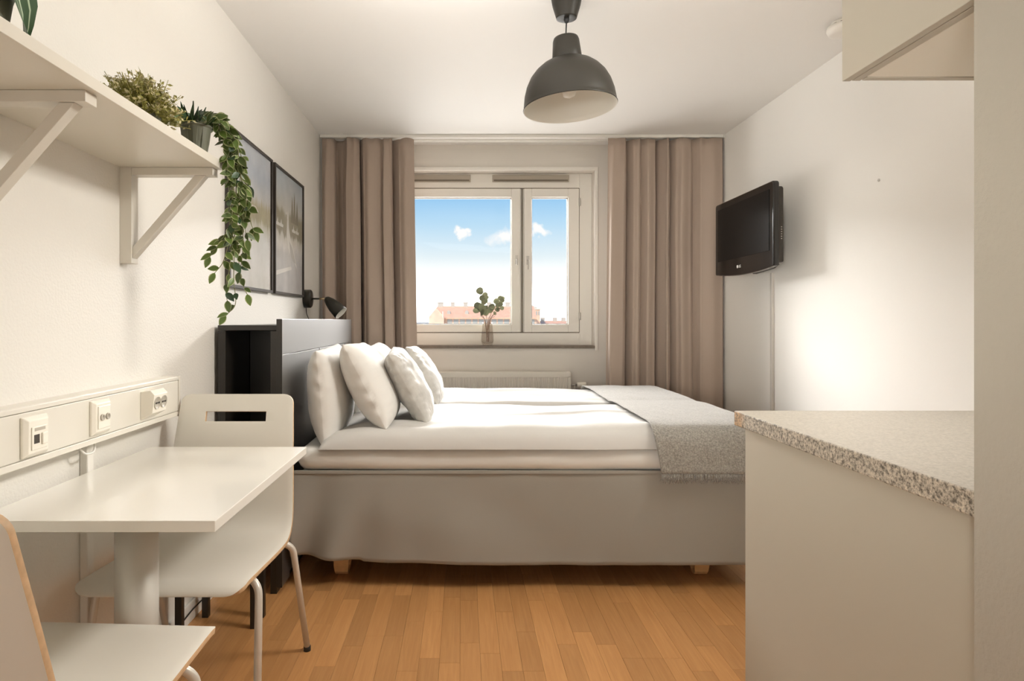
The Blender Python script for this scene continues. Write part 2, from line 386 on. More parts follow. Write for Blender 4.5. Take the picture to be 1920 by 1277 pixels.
# ------------------------------------------------------------------ window
win = bpy.data.objects.new('window_1', None); COL.objects.link(win); win.location = (0.2, YB+.12, WZ0); win['kind'] = 'structure'
def wpart(mb, name, m, parent=None, bevel=.002):
    o = mb.build(name, m, parent or win, bevel)
    if parent is None: o.matrix_parent_inverse = Matrix.Translation(-Vector(win.location))
    return o
FY = YB+.12          # front of the frame
ZS = .952            # top of the sill
b = MB()             # plaster trim round the opening
t = .012; tw = .022
b.box(WX1-.003, WX1+tw, YB-t, YB-.0002, WZ0-.02, WZ1-.004).box(WX0-tw, WX0+.003, YB-t, YB-.0002, WZ0-.02, WZ1-.004).box(WX0-tw, WX1+tw, YB-t, YB-.0002, WZ1-.0038, WZ1+tw)
wpart(b, 'casing', M['white_paint'])
b = MB()             # fixed frame
b.box(.920, WX1, FY, FY+.10, ZS, WZ1).box(WX0, -.53, FY, FY+.10, ZS, WZ1).box(-.53, .920, FY, FY+.10, 2.190, WZ1).box(-.53, .920, FY, FY+.10, ZS, 1.050)
b.box(.452, .484, FY+.012, FY+.10, 1.050, 2.190)
wpart(b, 'window_frame', M['white_paint'])
wpart(MB().box(WX0, WX1, YB-.012, FY+.02, WZ0-.004, ZS), 'window_sill', M['sill'])
def sash(x0, x1, gx0, gx1, nm):
    z0, z1, gz0, gz1 = 1.053, 2.187, 1.116, 2.119
    b = MB(); y0, y1 = FY-.006, FY+.06
    b.box(x0, gx0, y0, y1, z0, z1).box(gx1, x1, y0, y1, z0, z1).box(gx0, gx1, y0, y1, z0, gz0).box(gx0, gx1, y0, y1, gz1, z1)
    s_ = wpart(b, 'sash', M['white_paint'], None, .004)
    g = MB(); w = .012
    g.box(gx0-.001, gx0+w*.4, y0+.02, y1-.01, gz0, gz1).box(gx1-w*.4, gx1+.001, y0+.02, y1-.01, gz0, gz1).box(gx0, gx1, y0+.02, y1-.01, gz1-w*.4, gz1).box(gx0, gx1, y0+.02, y1-.01, gz0, gz0+w*.4)
    p = MB().box(gx0, gx1, FY+.03, FY+.034, gz0, gz1).build('pane', M['pane'], s_)
    q = g.build('glazing_bead', M['seal'], s_, .001)
    return s_
s1 = sash(-.527, .454, -.46, .383, 'l'); s2 = sash(.482, .917, .543, .830, 'r')
# handles, hinges, dark gaps
def shandle(x, z, par, l):
    b = MB().box(x-.010, x+.010, FY-.014, FY-.006, z-.035, z+.035).tube([(x, FY-.014, z), (x, FY-.036, z), (x+.002, FY-.040, z-.012), (x+.002, FY-.040, z-l)], .0065, 8)
    b.build('handle', M['metal'], par, .001)
shandle(.423, 1.625, s1, .045); shandle(.512, 1.62, s2, .075)
for z in (2.08, 1.18):
    MB().lathe([(.007, -.03), (.008, -.028), (.008, .028), (.007, .03)], 10, (.921, FY-.010, z)).build('hinge', M['metal'], s2)
wpart(MB().box(-.527, .917, FY-.001, FY+.004, 2.186, 2.193).box(-.527, .917, FY-.001, FY+.004, 1.047, 1.055).box(.917, .921, FY-.001, FY+.004, 1.05, 2.19).box(.463, .473, FY+.002, FY+.013, 1.05, 2.19), 'seal', M['seal'], None, 0)
for x0, x1 in ((-.50, .060), (.233, .836)):
    b = MB().box(x0, x1, FY-.016, FY, 2.238, 2.292)
    v = wpart(b, 'trickle_vent', M['vent'])
    MB().box(x0+.01, x1-.01, FY-.020, FY-.015, 2.243, 2.254).build('vent_slot', M['seal'], v)

# ------------------------------------------------------------------ kitchen end
cab = thing('base_cabinet', 'beige kitchen base cabinet with plain side panel under the speckled worktop', 'cabinet', (1.3, 1.3, 0))
def cpart(mb, name, m, root, bevel=.001):
    o = mb.build(name, m, root, bevel); o.matrix_parent_inverse = Matrix.Translation(-Vector(root.location)); return o
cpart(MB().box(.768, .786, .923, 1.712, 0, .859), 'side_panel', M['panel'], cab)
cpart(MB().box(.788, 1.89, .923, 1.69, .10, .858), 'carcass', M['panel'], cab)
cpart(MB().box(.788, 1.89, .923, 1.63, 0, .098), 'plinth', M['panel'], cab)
for i in range(2):
    d = cpart(MB().box(.790+.551*i, 1.338+.551*i, 1.692, 1.711, .11, .855), 'door', M['panel'], cab, .002)
    xx = 1.29 if i == 0 else 1.39
    MB().tube([(xx, 1.711, .66), (xx, 1.738, .665), (xx, 1.738, .755), (xx, 1.711, .76)], .005, 8, smooth_path=False).build('handle', M['metal'], d).matrix_parent_inverse = Matrix.Identity(4)
top = MB(); top.box(.748, 1.903, .922, 1.737, .860, .900)
top.mi = [1, 0, 1, 1, 1, 1]
wt = top.build('worktop', [M['top_face'], M['top_edge']], None, .003)
tag(wt, 'speckled stone-look worktop with chipped corner at the right of the room', 'worktop')
uc = thing('wall_cabinet', 'beige kitchen wall cabinet hung at the upper right of the photo', 'cabinet', (1.3, 1.1, 1.63))
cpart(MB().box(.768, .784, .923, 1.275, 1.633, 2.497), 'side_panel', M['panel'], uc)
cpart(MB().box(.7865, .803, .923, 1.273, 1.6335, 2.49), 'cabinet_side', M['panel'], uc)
cpart(MB().box(.8045, 1.89, .923, 1.2535, 1.6345, 1.660), 'bottom_panel', M['panel_lit'], uc)
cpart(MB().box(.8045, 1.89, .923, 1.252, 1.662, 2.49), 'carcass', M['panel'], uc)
for i in range(2):
    cpart(MB().box(.806+.543*i, 1.347+.543*i, 1.2545, 1.2725, 1.6335, 2.488), 'door', M['panel'], uc, .002)
cpart(MB().lathe([(.004, 0), (.006, .001), (.006, .002)], 12, (.766, 1.0, 1.83), axis='X'), 'screw_cap', M['chip'], uc, 0)

# smoke detector
sd = thing('smoke_detector', 'round white smoke detector on the ceiling beside the wall cabinet', 'smoke detector', (1.725, 2.85, ZC))
MB().lathe([(.050, 0), (.052, -.004), (.052, -.012), (.049, -.016)], 32).build('base_plate', M['detector'], sd)
MB().lathe([(.047, -.017), (.068, -.020), (.070, -.036), (.063, -.052), (.043, -.060), (0, -.061)], 40).build('cover', M['detector'], sd)
b = MB()
for k in range(14):
    a = 2*PI*k/14; b.bar((.060*math.cos(a), .060*math.sin(a), -.0165), (.050*math.cos(a), .050*math.sin(a), -.0165), .010, .003)
b.build('vent_slot', M['dark'], sd)

# ================================================================== BED AREA
# headboard with storage
hb = thing('headboard', 'black-brown headboard with open side storage behind the pillows', 'headboard', (-.89, 3.45, 0))
def hpart(mb, name, m, bevel=.0015): return cpart(mb, name, m, hb, bevel)
HY0, HY1 = 2.64, 4.27
hpart(MB().box(XL+.016, -.781, HY0, HY1, 1.106, 1.128), 'top_board', M['black_wood'])
hpart(MB().box(XL+.016, -.996, HY0, HY1, .0, 1.104), 'back_board', M['black_wood'])
hpart(MB().box(-.808, -.781, HY0, HY1, .0, 1.104), 'inner_board', M['black_wood'])
hpart(MB().box(-.995, -.809, HY0+.30, HY0+.318, .0, 1.104), 'divider', M['black_wood'])
hpart(MB().box(-.995, -.809, HY0+.004, HY0+.298, .46, .478), 'shelf_board', M['black_wood'])
hpart(MB().box(-.995, -.809, HY1-.02, HY1, .0, 1.104), 'end_board', M['black_wood'])
hpart(MB().box(-.780, -.757, HY0-.004, HY1+.004, 1.004, 1.154), 'top_rail', M['black_front'])
hpart(MB().box(-.780, -.757, HY0-.004, 2.752, .03, 1.0038), 'stile', M['black_front'], .0008)
hpart(MB().box(-.780, -.757, 4.19, HY1+.004, .03, 1.0038), 'stile', M['black_front'], .0008)
hpart(MB().box(-.7802, -.7568, HY0-.008, HY0-.0045, .03, 1.1538), 'end_strip', M['black_wood'], .0005)
ys = [2.7535, 3.325, 4.035, 4.1885]
for i in range(3):
    hpart(MB().box(-.780, -.7585, ys[i]+(0 if i == 0 else .006), ys[i+1]-(0 if i == 2 else .006), .05, 1.0015), 'front_panel', M['black_front'], .0008)

bed = thing('bed', 'double bed with grey skirt and birch legs', 'bed', (.3, 3.48, 0))
BX0, BX1, BY0, BY1 = -.715, 1.30, 2.685, 4.275
def nz(x, y, z=0): return noise.noise(Vector((x, y, z)))
def shell_box(x0, x1, y0, y1, zb, zt, r, amp, name, m, parent=None, head=None, nx=120, ny=60, seed=0, off=0.0, wr=None):
    """soft slab: top grid with rounded rim, closed by a flat bottom"""
    vs = []; fs = []; H = zt-zb
    def edge(d):      # d = distance in from rim -> height factor
        if d >= r: return 1.0
        q = 1-d/r; return math.sqrt(max(0, 1-q*q))
    us = [0, .006, .015, .03, .05]; us = [u for u in us] + [0.05+(0.9)*i/(nx) for i in range(1, nx)] + [1-u for u in reversed(us)]
    vv = [0, .012, .03, .06, .1] + [0.1+.8*i/ny for i in range(1, ny)] + [1-u for u in (.1, .06, .03, .012, 0)]
    for v in vv:
        for u in us:
            x = x0+(x1-x0)*u; y = y0+(y1-y0)*v
            dx = min(u, 1-u)*(x1-x0); dy = min(v, 1-v)*(y1-y0)
            h = H*edge(dx)*edge(dy)
            if head: h *= .55+.45*sstep(0, head, u*(x1-x0))
            n = nz(x*2.2+seed, y*2.2)*.6+nz(x*5+seed, y*7, 3)*.3
            if wr: n += wr(x, y)
            k = sstep(0, r, min(dx, dy))
            ox = 0; oy = 0
            if min(dx, dy) < r*1.2:
                s_ = nz(x*3+seed, y*3, 9)*off
                if dy < r and v < .5: oy = s_
                elif dy < r: oy = s_
            z = zb+h+amp*n*(.35+.65*k)*(1 if h > .01 else 0)
            vs.append((x+ox, y+oy, max(zb+.001, z)))
    nu = len(us); nv = len(vv)
    for j in range(nv-1):
        for i in range(nu-1): fs.append((j*nu+i, j*nu+i+1, (j+1)*nu+i+1, (j+1)*nu+i))
    bo = len(vs)
    per = [i for i in range(nu)] + [j*nu+nu-1 for j in range(1, nv)] + [(nv-1)*nu+i for i in range(nu-2, -1, -1)] + [j*nu for j in range(nv-2, 0, -1)]
    mb = MB(); low = []
    for p in per:
        x, y, z = vs[p]; low.append((x, y, zb))
    mb.add(vs, fs, 0, True); b0 = len(mb.v); mb.v += low; n = len(per)
    for i in range(n):
        j = (i+1) % n; mb.f.append((per[i], b0+i, b0+j, per[j])); mb.mi.append(0); mb.sm.append(True)
    mb.f.append(tuple(b0+i for i in range(n))); mb.mi.append(0); mb.sm.append(False)
    return mb.build(name, m, parent)
# mattress: soft rounded slab with bulging sides
def rounded_slab(x0, x1, y0, y1, z0, z1, r, name, m, parent, seed=0, bul=.006):
    mb = MB(); nring = 10; nper = 90
    cx, cy = (x0+x1)/2, (y0+y1)/2; a, b_ = (x1-x0)/2, (y1-y0)/2; cr = .06
    per = []
    for sx, sy, a0 in ((1, 1, 0), (-1, 1, PI/2), (-1, -1, PI), (1, -1, 1.5*PI)):
        for k in range(8):
            t_ = a0+PI/2*k/7; per.append((cx+sx*(a-cr)+cr*math.cos(t_), cy+sy*(b_-cr)+cr*math.sin(t_)))
    pts = []
    for i in range(len(per)):
        p, q = Vector(per[i]), Vector(per[(i+1) % len(per)]); n = max(1, int((q-p).length/.03))
        for k in range(n): pts.append(p+(q-p)*k/n)
    n = len(pts); vs = []; fs = []
    for k in range(nring+1):
        t_ = -PI/2+PI*k/nring; ins = r*(1-math.cos(t_)); z = (z0+z1)/2+(z1-z0)/2*math.sin(t_)
        for p in pts:
            dx = max(-1, min(1, (p.x-cx)/a)); dy = max(-1, min(1, (p.y-cy)/b_))
            w = bul*nz(p.x*2.2+seed, p.y*2.2, z*6)
            vs.append((p.x-ins*(1 if dx > .98 else -1 if dx < -.98 else dx*.5)+0, p.y+(w-ins if dy > 0 else -w+ins)*min(1, abs(dy)*1.02), z+.004*nz(p.x*3+seed, p.y*3, 5)))
    for k in range(nring):
        for i in range(n): j = (i+1) % n; fs.append((k*n+i, k*n+j, (k+1)*n+j, (k+1)*n+i))
    mb.add(vs, fs, 0, True)
    mb.f.append(tuple(range(n))); mb.mi.append(0); mb.sm.append(False)
    mb.f.append(tuple(nring*n+i for i in range(n))); mb.mi.append(0); mb.sm.append(False)
    return mb.build(name, m, parent)
o = rounded_slab(BX0, BX1, BY0-.005, BY1, .505, .598, .03, 'mattress', M['sheet'], bed, 4); o.matrix_parent_inverse = Matrix.Translation(-bed.location)
o = MB().box(BX0+.02, BX1-.02, BY0+.03, BY1-.03, .20, .503).build('base', M['skirt'], bed, .01); o.matrix_parent_inverse = Matrix.Translation(-bed.location)
# skirt: three hanging sides
def skirt():
    mb = MB(); path = []
    X0, X1, Y0, Y1 = BX0-.02, BX1+.012, BY0+.002, BY1-.002
    for i in range(161): path.append((X0+(X1-X0)*i/160, Y0, 0, -1))
    for i in range(1, 81): path.append((X1, Y0+(Y1-Y0)*i/80, 1, 0))
    for i in range(1, 81): path.append((X1-(X1-X0)*i/80, Y1, 0, 1))
    nv = 24; vs = []
    for k in range(nv+1):
        t_ = k/nv
        for x, y, nx_, ny_ in path:
            lf = math.exp(-((x-X0)/.28)**2) if ny_ < 0 else 0
            d = (.004+.016*t_)*(nz(x*2.4+y*2.4, t_*1.2, 2)+.4*nz(x*7+y*7, t_*2, 5))
            d += lf*.036*math.sin((x-X0)*26+t_*3.2)*t_
            d += .006*t_
            zb = .112+.010*nz(x*1.4+y, 0, 7)+.028*lf*(1 if x < X0+.3 else .3)-.006*math.sin((x-X0)*1.4)
            z = .508+(zb-.508)*t_
            vs.append((x+nx_*d, y+ny_*d, z))
    n = len(path); fs = []
    for k in range(nv):
        for i in range(n-1): fs.append((k*n+i, k*n+i+1, (k+1)*n+i+1, (k+1)*n+i))
    mb.add(vs, fs, 0, True)
    o = mb.build('bed_skirt', M['skirt'], bed); o.matrix_parent_inverse = Matrix.Translation(-bed.location)
    s = o.modifiers.new('solid', 'SOLIDIFY'); s.thickness = .002
    # seam strip along the top
    o2 = MB().box(X0, X1, BY0-.004, BY0, .494, .508).build('skirt_hem', M['skirt'], bed, .001); o2.matrix_parent_inverse = Matrix.Translation(-bed.location)
skirt()
for lx in (-.545, 1.070):
    for ly in (2.815, 4.15):
        # bent birch foot: a wide strip bent into a U towards the middle of the bed
        sy = 1 if ly < 3.4 else -1; b = MB()
        out_ = [(0, .199), (0, .05), (.006, .022), (.020, .006), (.040, 0), (.060, .006), (.074, .022), (.080, .05), (.080, .199)]
        in_ = [(.068, .199), (.068, .052), (.063, .032), (.053, .020), (.040, .014), (.027, .020), (.017, .032), (.012, .052), (.012, .199)]
        n = len(out_)
        for k in range(n-1):
            q = [out_[k], out_[k+1], in_[n-2-k], in_[n-1-k]]
            vs = [(lx+e*(.034-.006*(1-min(1, h_/.06))), ly+sy*p, h_) for e in (-1, 1) for p, h_ in q]
            b.add(vs, [(0, 1, 2, 3), (7, 6, 5, 4), (0, 4, 5, 1), (2, 6, 7, 3)] + ([(0, 3, 7, 4)] if k == 0 else []) + ([(1, 5, 6, 2)] if k == n-2 else []))
        o = b.build('leg', M['bed_leg'], bed); o.matrix_parent_inverse = Matrix.Translation(-bed.location)

# duvets
def wr1(x, y):
    return 0.9*max(0, 1-abs((y-3.05)-.10*math.sin(x*2.3)-.02*nz(x*5, 0))/.030)*sstep(-.2, .2, x)*sstep(1.1, .6, x)*.5 + .5*nz(x*1.6, y*11, 4)
d1 = shell_box(-.615, 1.312, 2.662, 3.476, .601, .690, .075, .022, 'duvet', M['linen'], head=.22, seed=1, off=.02, wr=wr1)
tag(d1, 'white duvet on the near half of the bed', 'duvet')
d2 = shell_box(-.60, 1.312, 3.496, 4.295, .601, .690, .075, .022, 'duvet', M['linen'], head=.22, seed=11, off=.02, wr=wr1)
tag(d2, 'white duvet on the far half of the bed by the radiator', 'duvet')

# throw over the foot end
def throw():
    mb = MB(); nu, nv = 70, 150; X0, X1 = .815, 1.335
    def zt(x, y):  # resting height
        return .704
    prof = []
    # path from the far hang over the top down the near side
    pts = [(4.318, .50), (4.318, .60), (4.305, .672), (4.26, .700), (4.10, .709), (3.8, .711), (3.58, .707), (3.485, .700), (3.40, .707), (3.1, .711), (2.85, .709), (2.72, .702), (2.662, .678), (2.640, .63), (2.636, .56), (2.634, .507)]
    P = catmull([Vector((0, a, b)) for a, b in pts], 12)
    L = [0]
    for i in range(1, len(P)): L.append(L[-1]+(P[i]-P[i-1]).length)
    tot = L[-1]; vs = []
    for j in range(nv+1):
        s = tot*j/nv; k = max(i for i in range(len(L)) if L[i] <= s+1e-9); k = min(k, len(P)-2)
        q = P[k]+(P[k+1]-P[k])*((s-L[k])/(L[k+1]-L[k]))
        for i in range(nu+1):
            u = i/nu; xl = X0+.030*nz(q.y*2.0, 1)-.01+(.025 if q.z < .66 and q.y < 3 else 0)*sstep(.69, .5, q.z)
            x = xl+(X1-xl)*u
            drop = 0
            if x > 1.25: drop = .03*((x-1.25)/.085)**2
            w = .005*nz(x*6, q.y*5, q.z*5)+.003*nz(x*14, q.y*11, q.z*11)
            if q.z < .66: vs.append((x, q.y+(abs(w)*1.5 if q.y > 4 else -abs(w)*2.0), q.z))
            else: vs.append((x, q.y, q.z+abs(w)*1.0-drop))
    fs = [(j*(nu+1)+i, j*(nu+1)+i+1, (j+1)*(nu+1)+i+1, (j+1)*(nu+1)+i) for j in range(nv) for i in range(nu)]
    mb.add(vs, fs, 0, True)
    root = thing('throw_blanket', 'grey woven wool throw with fringe laid across the foot of the bed', 'blanket', (1.07, 3.48, .70))
    o = mb.build('blanket', M['throw'], root); o.matrix_parent_inverse = Matrix.Translation(-root.location)
    s = o.modifiers.new('solid', 'SOLIDIFY'); s.thickness = .004; s.offset = 1
    fr = MB(); rr = random.Random(5)
    for row, sg in ((nv, -1), (0, 1)):
        for k in range(230):
            u = (k+rr.random())/230; i = min(nu-1, int(u*nu)); v = Vector(vs[row*(nu+1)+i]).lerp(Vector(vs[row*(nu+1)+i+1]), u*nu-i)
            l = rr.uniform(.026, .044)
            fr.tube([v+Vector((0, 0, .004)), v+Vector((rr.uniform(-.006, .006), sg*rr.uniform(0, .006), -l*.5)), v+Vector((rr.uniform(-.012, .012), sg*rr.uniform(0, .006), -l))], .0021, 4, r1=.0012, smooth_path=False)
    o = stuff(fr.build('fringe', M['throw'], root)); o.matrix_parent_inverse = Matrix.Translation(-root.location)
throw()

# pillows and cushions
def pillow(w, h, t, seed, n=44, wrk=.0035, pinch=.05):
    mb = MB(); vs = []; fs = []
    for sgn in (1, -1):
        for j in range(n+1):
            for i in range(n+1):
                u = -1+2*i/n; v = -1+2*j/n
                u = math.sin(u*PI/2)*.6+u*.4; v = math.sin(v*PI/2)*.6+v*.4
                rc = 1-.022*(abs(u)*abs(v))**4; x = w/2*u*(1-pinch*(1-v*v))*rc; y = h/2*v*(1-pinch*(1-u*u))*rc
                e = max(0, (1-abs(u)**2.3))*max(0, (1-abs(v)**2.6)); th = t/2*e**.47
                rim = 1-min(1, e*3)
                wv = nz(x*9+seed, y*9, sgn*2)*wrk*min(1, e*4)+nz(x*26+seed, y*26, sgn*3)*wrk*.45*min(1, e*8)
                th += wv
                th += wrk*.55*min(1, e*5)*(1-min(1, e*1.6))*(math.sin(v*34+seed+3*nz(u*2, v*3, seed))*(abs(u) > abs(v))+math.sin(u*36+seed+3*nz(u*3, v*2, seed))*(abs(v) >= abs(u)))
                x += rim*.006*nz(v*6+seed, sgn, 1); y += rim*.006*nz(u*6+seed, 2, 1)
                sag = -.10*t*(1-v)*.5*0
                vs.append((x, y, sgn*max(.0015, th)))
    N = (n+1)*(n+1)
    for j in range(n):
        for i in range(n):
            a = j*(n+1)+i; fs.append((a, a+1, a+n+2, a+n+1)); fs.append((N+a, N+a+n+1, N+a+n+2, N+a+1))
    per = list(range(n+1)) + [j*(n+1)+n for j in range(1, n+1)] + [n*(n+1)+i for i in range(n-1, -1, -1)] + [j*(n+1) for j in range(n-1, 0, -1)]
    m = len(per)
    for k in range(m): a, b_ = per[k], per[(k+1) % m]; fs.append((a, N+a, N+b_, b_))
    mb.add(vs, fs, 0, True); return mb
def place_pillow(o, c, lean, yaw=0, roll=0):
    L = math.radians(lean)
    up = Vector((-math.sin(L), 0, math.cos(L))); nr = Vector((math.cos(L), 0, math.sin(L))); wd = Vector((0, 1, 0))
    Mx = Matrix((wd, up, nr)).transposed()
    R = Matrix.Rotation(math.radians(yaw), 3, 'Z') @ Mx @ Matrix.Rotation(math.radians(roll), 3, 'Z')
    o.matrix_world = Matrix.Translation(c) @ R.to_4x4()
def mk_pillow(nm, label, w, h, t, seed, m, c, lean, yaw=0, roll=0, group=None, wrk=.0035):
    o = pillow(w, h, t, seed, wrk=wrk).build(nm, M[m]); place_pillow(o, c, lean, yaw, roll); tag(o, label, 'cushion' if nm == 'cushion' else 'pillow', group); return o
mk_pillow('pillow', 'white pillow standing upright against the headboard, nearest of the pillows', .60, .43, .19, 1, 'pillow', (-.625, 3.00, .812), 5, 2, 1, 'white pillows')
mk_pillow('pillow', 'white pillow leaning in front of the nearest upright pillow, behind a grey cushion', .56, .42, .20, 5, 'pillow', (-.435, 2.99, .852), 27, 3, -2, 'white pillows')
mk_pillow('pillow', 'white pillow on far side of bed against the headboard, mostly hidden', .60, .42, .20, 9, 'pillow', (-.62, 3.86, .80), 10, 0, 0, 'white pillows')
mk_pillow('pillow', 'white pillow on far side of bed, seen between the leaning white pillow and grey cushions', .56, .42, .19, 14, 'pillow', (-.46, 3.82, .815), 26, 0, 1, 'white pillows')
mk_pillow('cushion', 'grey velvet cushion on the near duvet, nearer of the two', .42, .375, .15, 21, 'velvet', (-.258, 3.05, .842), 29, 2, 3, 'grey velvet cushions', .012)
mk_pillow('cushion', 'grey velvet cushion on the far duvet, farther of the two', .42, .375, .15, 33, 'velvet', (-.228, 3.70, .830), 28, 0, -2, 'grey velvet cushions', .012)

# bedside wall lamp
wl = thing('wall_lamp', 'black wall lamp with brass joint on left wall above the headboard', 'lamp', (XL, 4.15, 1.29))
MB().lathe([(.052, 0), (.060, .004), (.060, .040), (.055, .046), (0, .048)], 36, axis='X').build('wall_disc', M['black_lamp'], wl)
MB().tube([(.047, 0, 0), (.100, 0, 0)], .0055, 10).build('arm', M['black_lamp'], wl)
MB().tube([(.100, 0, 0), (.152, 0, -.002)], .0065, 10).build('arm_joint', M['brass'], wl)
sh = MB().lathe([(.010, .0), (.022, .012), (.034, .045), (.043, .085), (.047, .125), (.0485, .150), (.0465, .150), (.045, .125), (.040, .085), (.030, .045), (.018, .014), (0, .012)], 36)
for i, f in enumerate(sh.f): sh.mi[i] = 1 if i >= 36*5 else 0
so = sh.build('lamp_shade', [M['black_lamp'], M['lamp_in']], wl)
so.location = (.140, -.004, .006); so.rotation_euler = (0, math.radians(133), math.radians(-12))
MB().tube([(.012, 0, -.055), (.016, -.004, -.10), (.034, 0, -.16), (.036, .01, -.30)], .0025, 6).build('cord', M['black_lamp'], wl)

# pictures
def sky_print(name, kind):
    m, t, b = new_mat(name); L = t.links
    c = t.nodes.new('ShaderNodeTexCoord'); s = t.nodes.new('ShaderNodeSeparateXYZ'); L.new(c.outputs['Generated'], s.inputs[0])
    n = t.nodes.new('ShaderNodeTexNoise'); n.inputs['Scale'].default_value = 7; n.inputs['Detail'].default_value = 6; L.new(c.outputs['Generated'], n.inputs['Vector'])
    mp = t.nodes.new('ShaderNodeMapping'); mp.inputs['Scale'].default_value = (1, 14, 1.2); L.new(c.outputs['Generated'], mp.inputs['Vector'])
    n2 = t.nodes.new('ShaderNodeTexNoise'); n2.inputs['Scale'].default_value = 1.6; n2.inputs['Detail'].default_value = 5; L.new(mp.outputs[0], n2.inputs['Vector'])
    k = t.nodes.new('ShaderNodeMath'); k.operation = 'MULTIPLY_ADD'; k.inputs[1].default_value = .16; L.new(n2.outputs['Fac'], k.inputs[0]); L.new(s.outputs['Z'], k.inputs[2])
    k2 = t.nodes.new('ShaderNodeMath'); k2.operation = 'SUBTRACT'; k2.inputs[1].default_value = .08; L.new(k.outputs[0], k2.inputs[0])
    r = t.nodes.new('ShaderNodeValToRGB'); L.new(k2.outputs[0], r.inputs[0]); e = r.color_ramp.elements
    if kind == 1:
        cs = [(0, (.62, .60, .55)), (.14, (.70, .68, .64)), (.36, (.66, .66, .63)), (.46, (.58, .56, .47)), (.50, (.40, .36, .21)), (.60, (.46, .42, .27)), (.66, (.66, .67, .66)), (.82, (.52, .58, .66)), (1, (.60, .64, .68))]
    else:
        cs = [(0, (.44, .42, .40)), (.20, (.48, .46, .44)), (.34, (.52, .50, .47)), (.40, (.66, .62, .56)), (.47, (.60, .56, .48)), (.50, (.26, .23, .15)), (.66, (.34, .31, .20)), (.71, (.66, .65, .60)), (.86, (.58, .62, .64)), (1, (.50, .58, .63))]
    e[0].position, e[0].color = cs[0][0], (*cs[0][1], 1); e[1].position, e[1].color = cs[-1][0], (*cs[-1][1], 1)
    for p, q in cs[1:-1]: x = e.new(p); x.color = (*q, 1)
    mx = t.nodes.new('ShaderNodeMixRGB'); mx.blend_type = 'OVERLAY'; mx.inputs[0].default_value = .30; L.new(r.outputs[0], mx.inputs[1]); L.new(n.outputs['Fac'], mx.inputs[2])
    L.new(mx.outputs[0], b.inputs['Base Color']); b.inputs['Roughness'].default_value = .6; return m
M['print_pale'] = mat('print_white', (.74, .71, .64), .6); M['print_mid'] = mat('print_grey', (.46, .43, .38), .6)
M['print_dark'] = mat('print_dark', (.22, .20, .13), .6)
def picture(label, y0, y1, z0, z1, m, motif):
    r = thing('framed_picture', label, 'picture', (XL, (y0+y1)/2, z0), 0, 'framed landscape prints')
    w, h = (y1-y0)/2, z1-z0; f = .014
    fr = MB(); fr.box(.001, .024, -w, -w+f, 0, h).box(.001, .024, w-f, w, 0, h).box(.001, .024, -w+f, w-f, 0, f).box(.001, .024, -w+f, w-f, h-f, h)
    fr.build('frame', M['frame_black'], r, .001)
    p = MB().box(.002, .014, -w+f, w-f, f, h-f).build('print', m, r)
    motif(p, w, h)
    MB().box(.0185, .0200, -w+f, w-f, f, h-f).build('glass', M['picture_glass'], r)
    return r
def flat(poly, p, m, nm, x=.0143): MB().prism(poly, 'X', .014, x).build(nm, M[m], p)
def motif1(p, w, h):
    flat([(-.24, .05), (-.20, .05), (-.12, .20), (-.09, .31), (-.12, .32), (-.19, .18)], p, 'print_pale', 'printed_figure')
    flat([(-.05, .40), (-.02, .42), (.06, .42), (.10, .40), (.08, .39), (-.03, .385)], p, 'print_pale', 'printed_figure')
def motif2(p, w, h):
    # tall bird, boats and a jetty printed on the sheet
    flat([(-.06, .355), (-.05, .44), (-.055, .47), (-.085, .475), (-.055, .492), (-.03, .488), (-.018, .46), (-.012, .40), (.03, .33), (.10, .26), (.17, .17), (.10, .21), (.02, .245), (-.03, .28)], p, 'print_pale', 'printed_bird')
    flat([(.0, .32), (.06, .29), (.14, .20), (.08, .21), (.02, .25)], p, 'print_mid', 'printed_wing', .0146)
    for y in (-.24, -.17, .09, .17): flat([(y-.03, .385), (y+.035, .385), (y+.045, .40), (y+.01, .404), (y+.004, .43), (y-.012, .404), (y-.035, .40)], p, 'print_pale', 'printed_boat')
    flat([(-.29, .10), (-.29, .125), (.03, .175), (.05, .16), (.03, .155)], p, 'print_pale', 'printed_jetty')
    for y, q in ((.06, .60), (.11, .63), (.17, .59)): flat([(y-.03, .44), (y+.03, .44), (y+.008, q-.03), (y, q), (y-.008, q-.03)], p, 'print_dark', 'printed_tree')
picture('black framed pale lake landscape on left wall, half hidden behind the hanging vine', 2.76, 3.385, 1.295, 2.01, sky_print('lake_print', 1), motif1)
picture('black framed print of a bird, boats and trees, the one nearer the curtain', 3.43, 4.05, 1.295, 2.01, sky_print('harbour_print', 2), motif2)

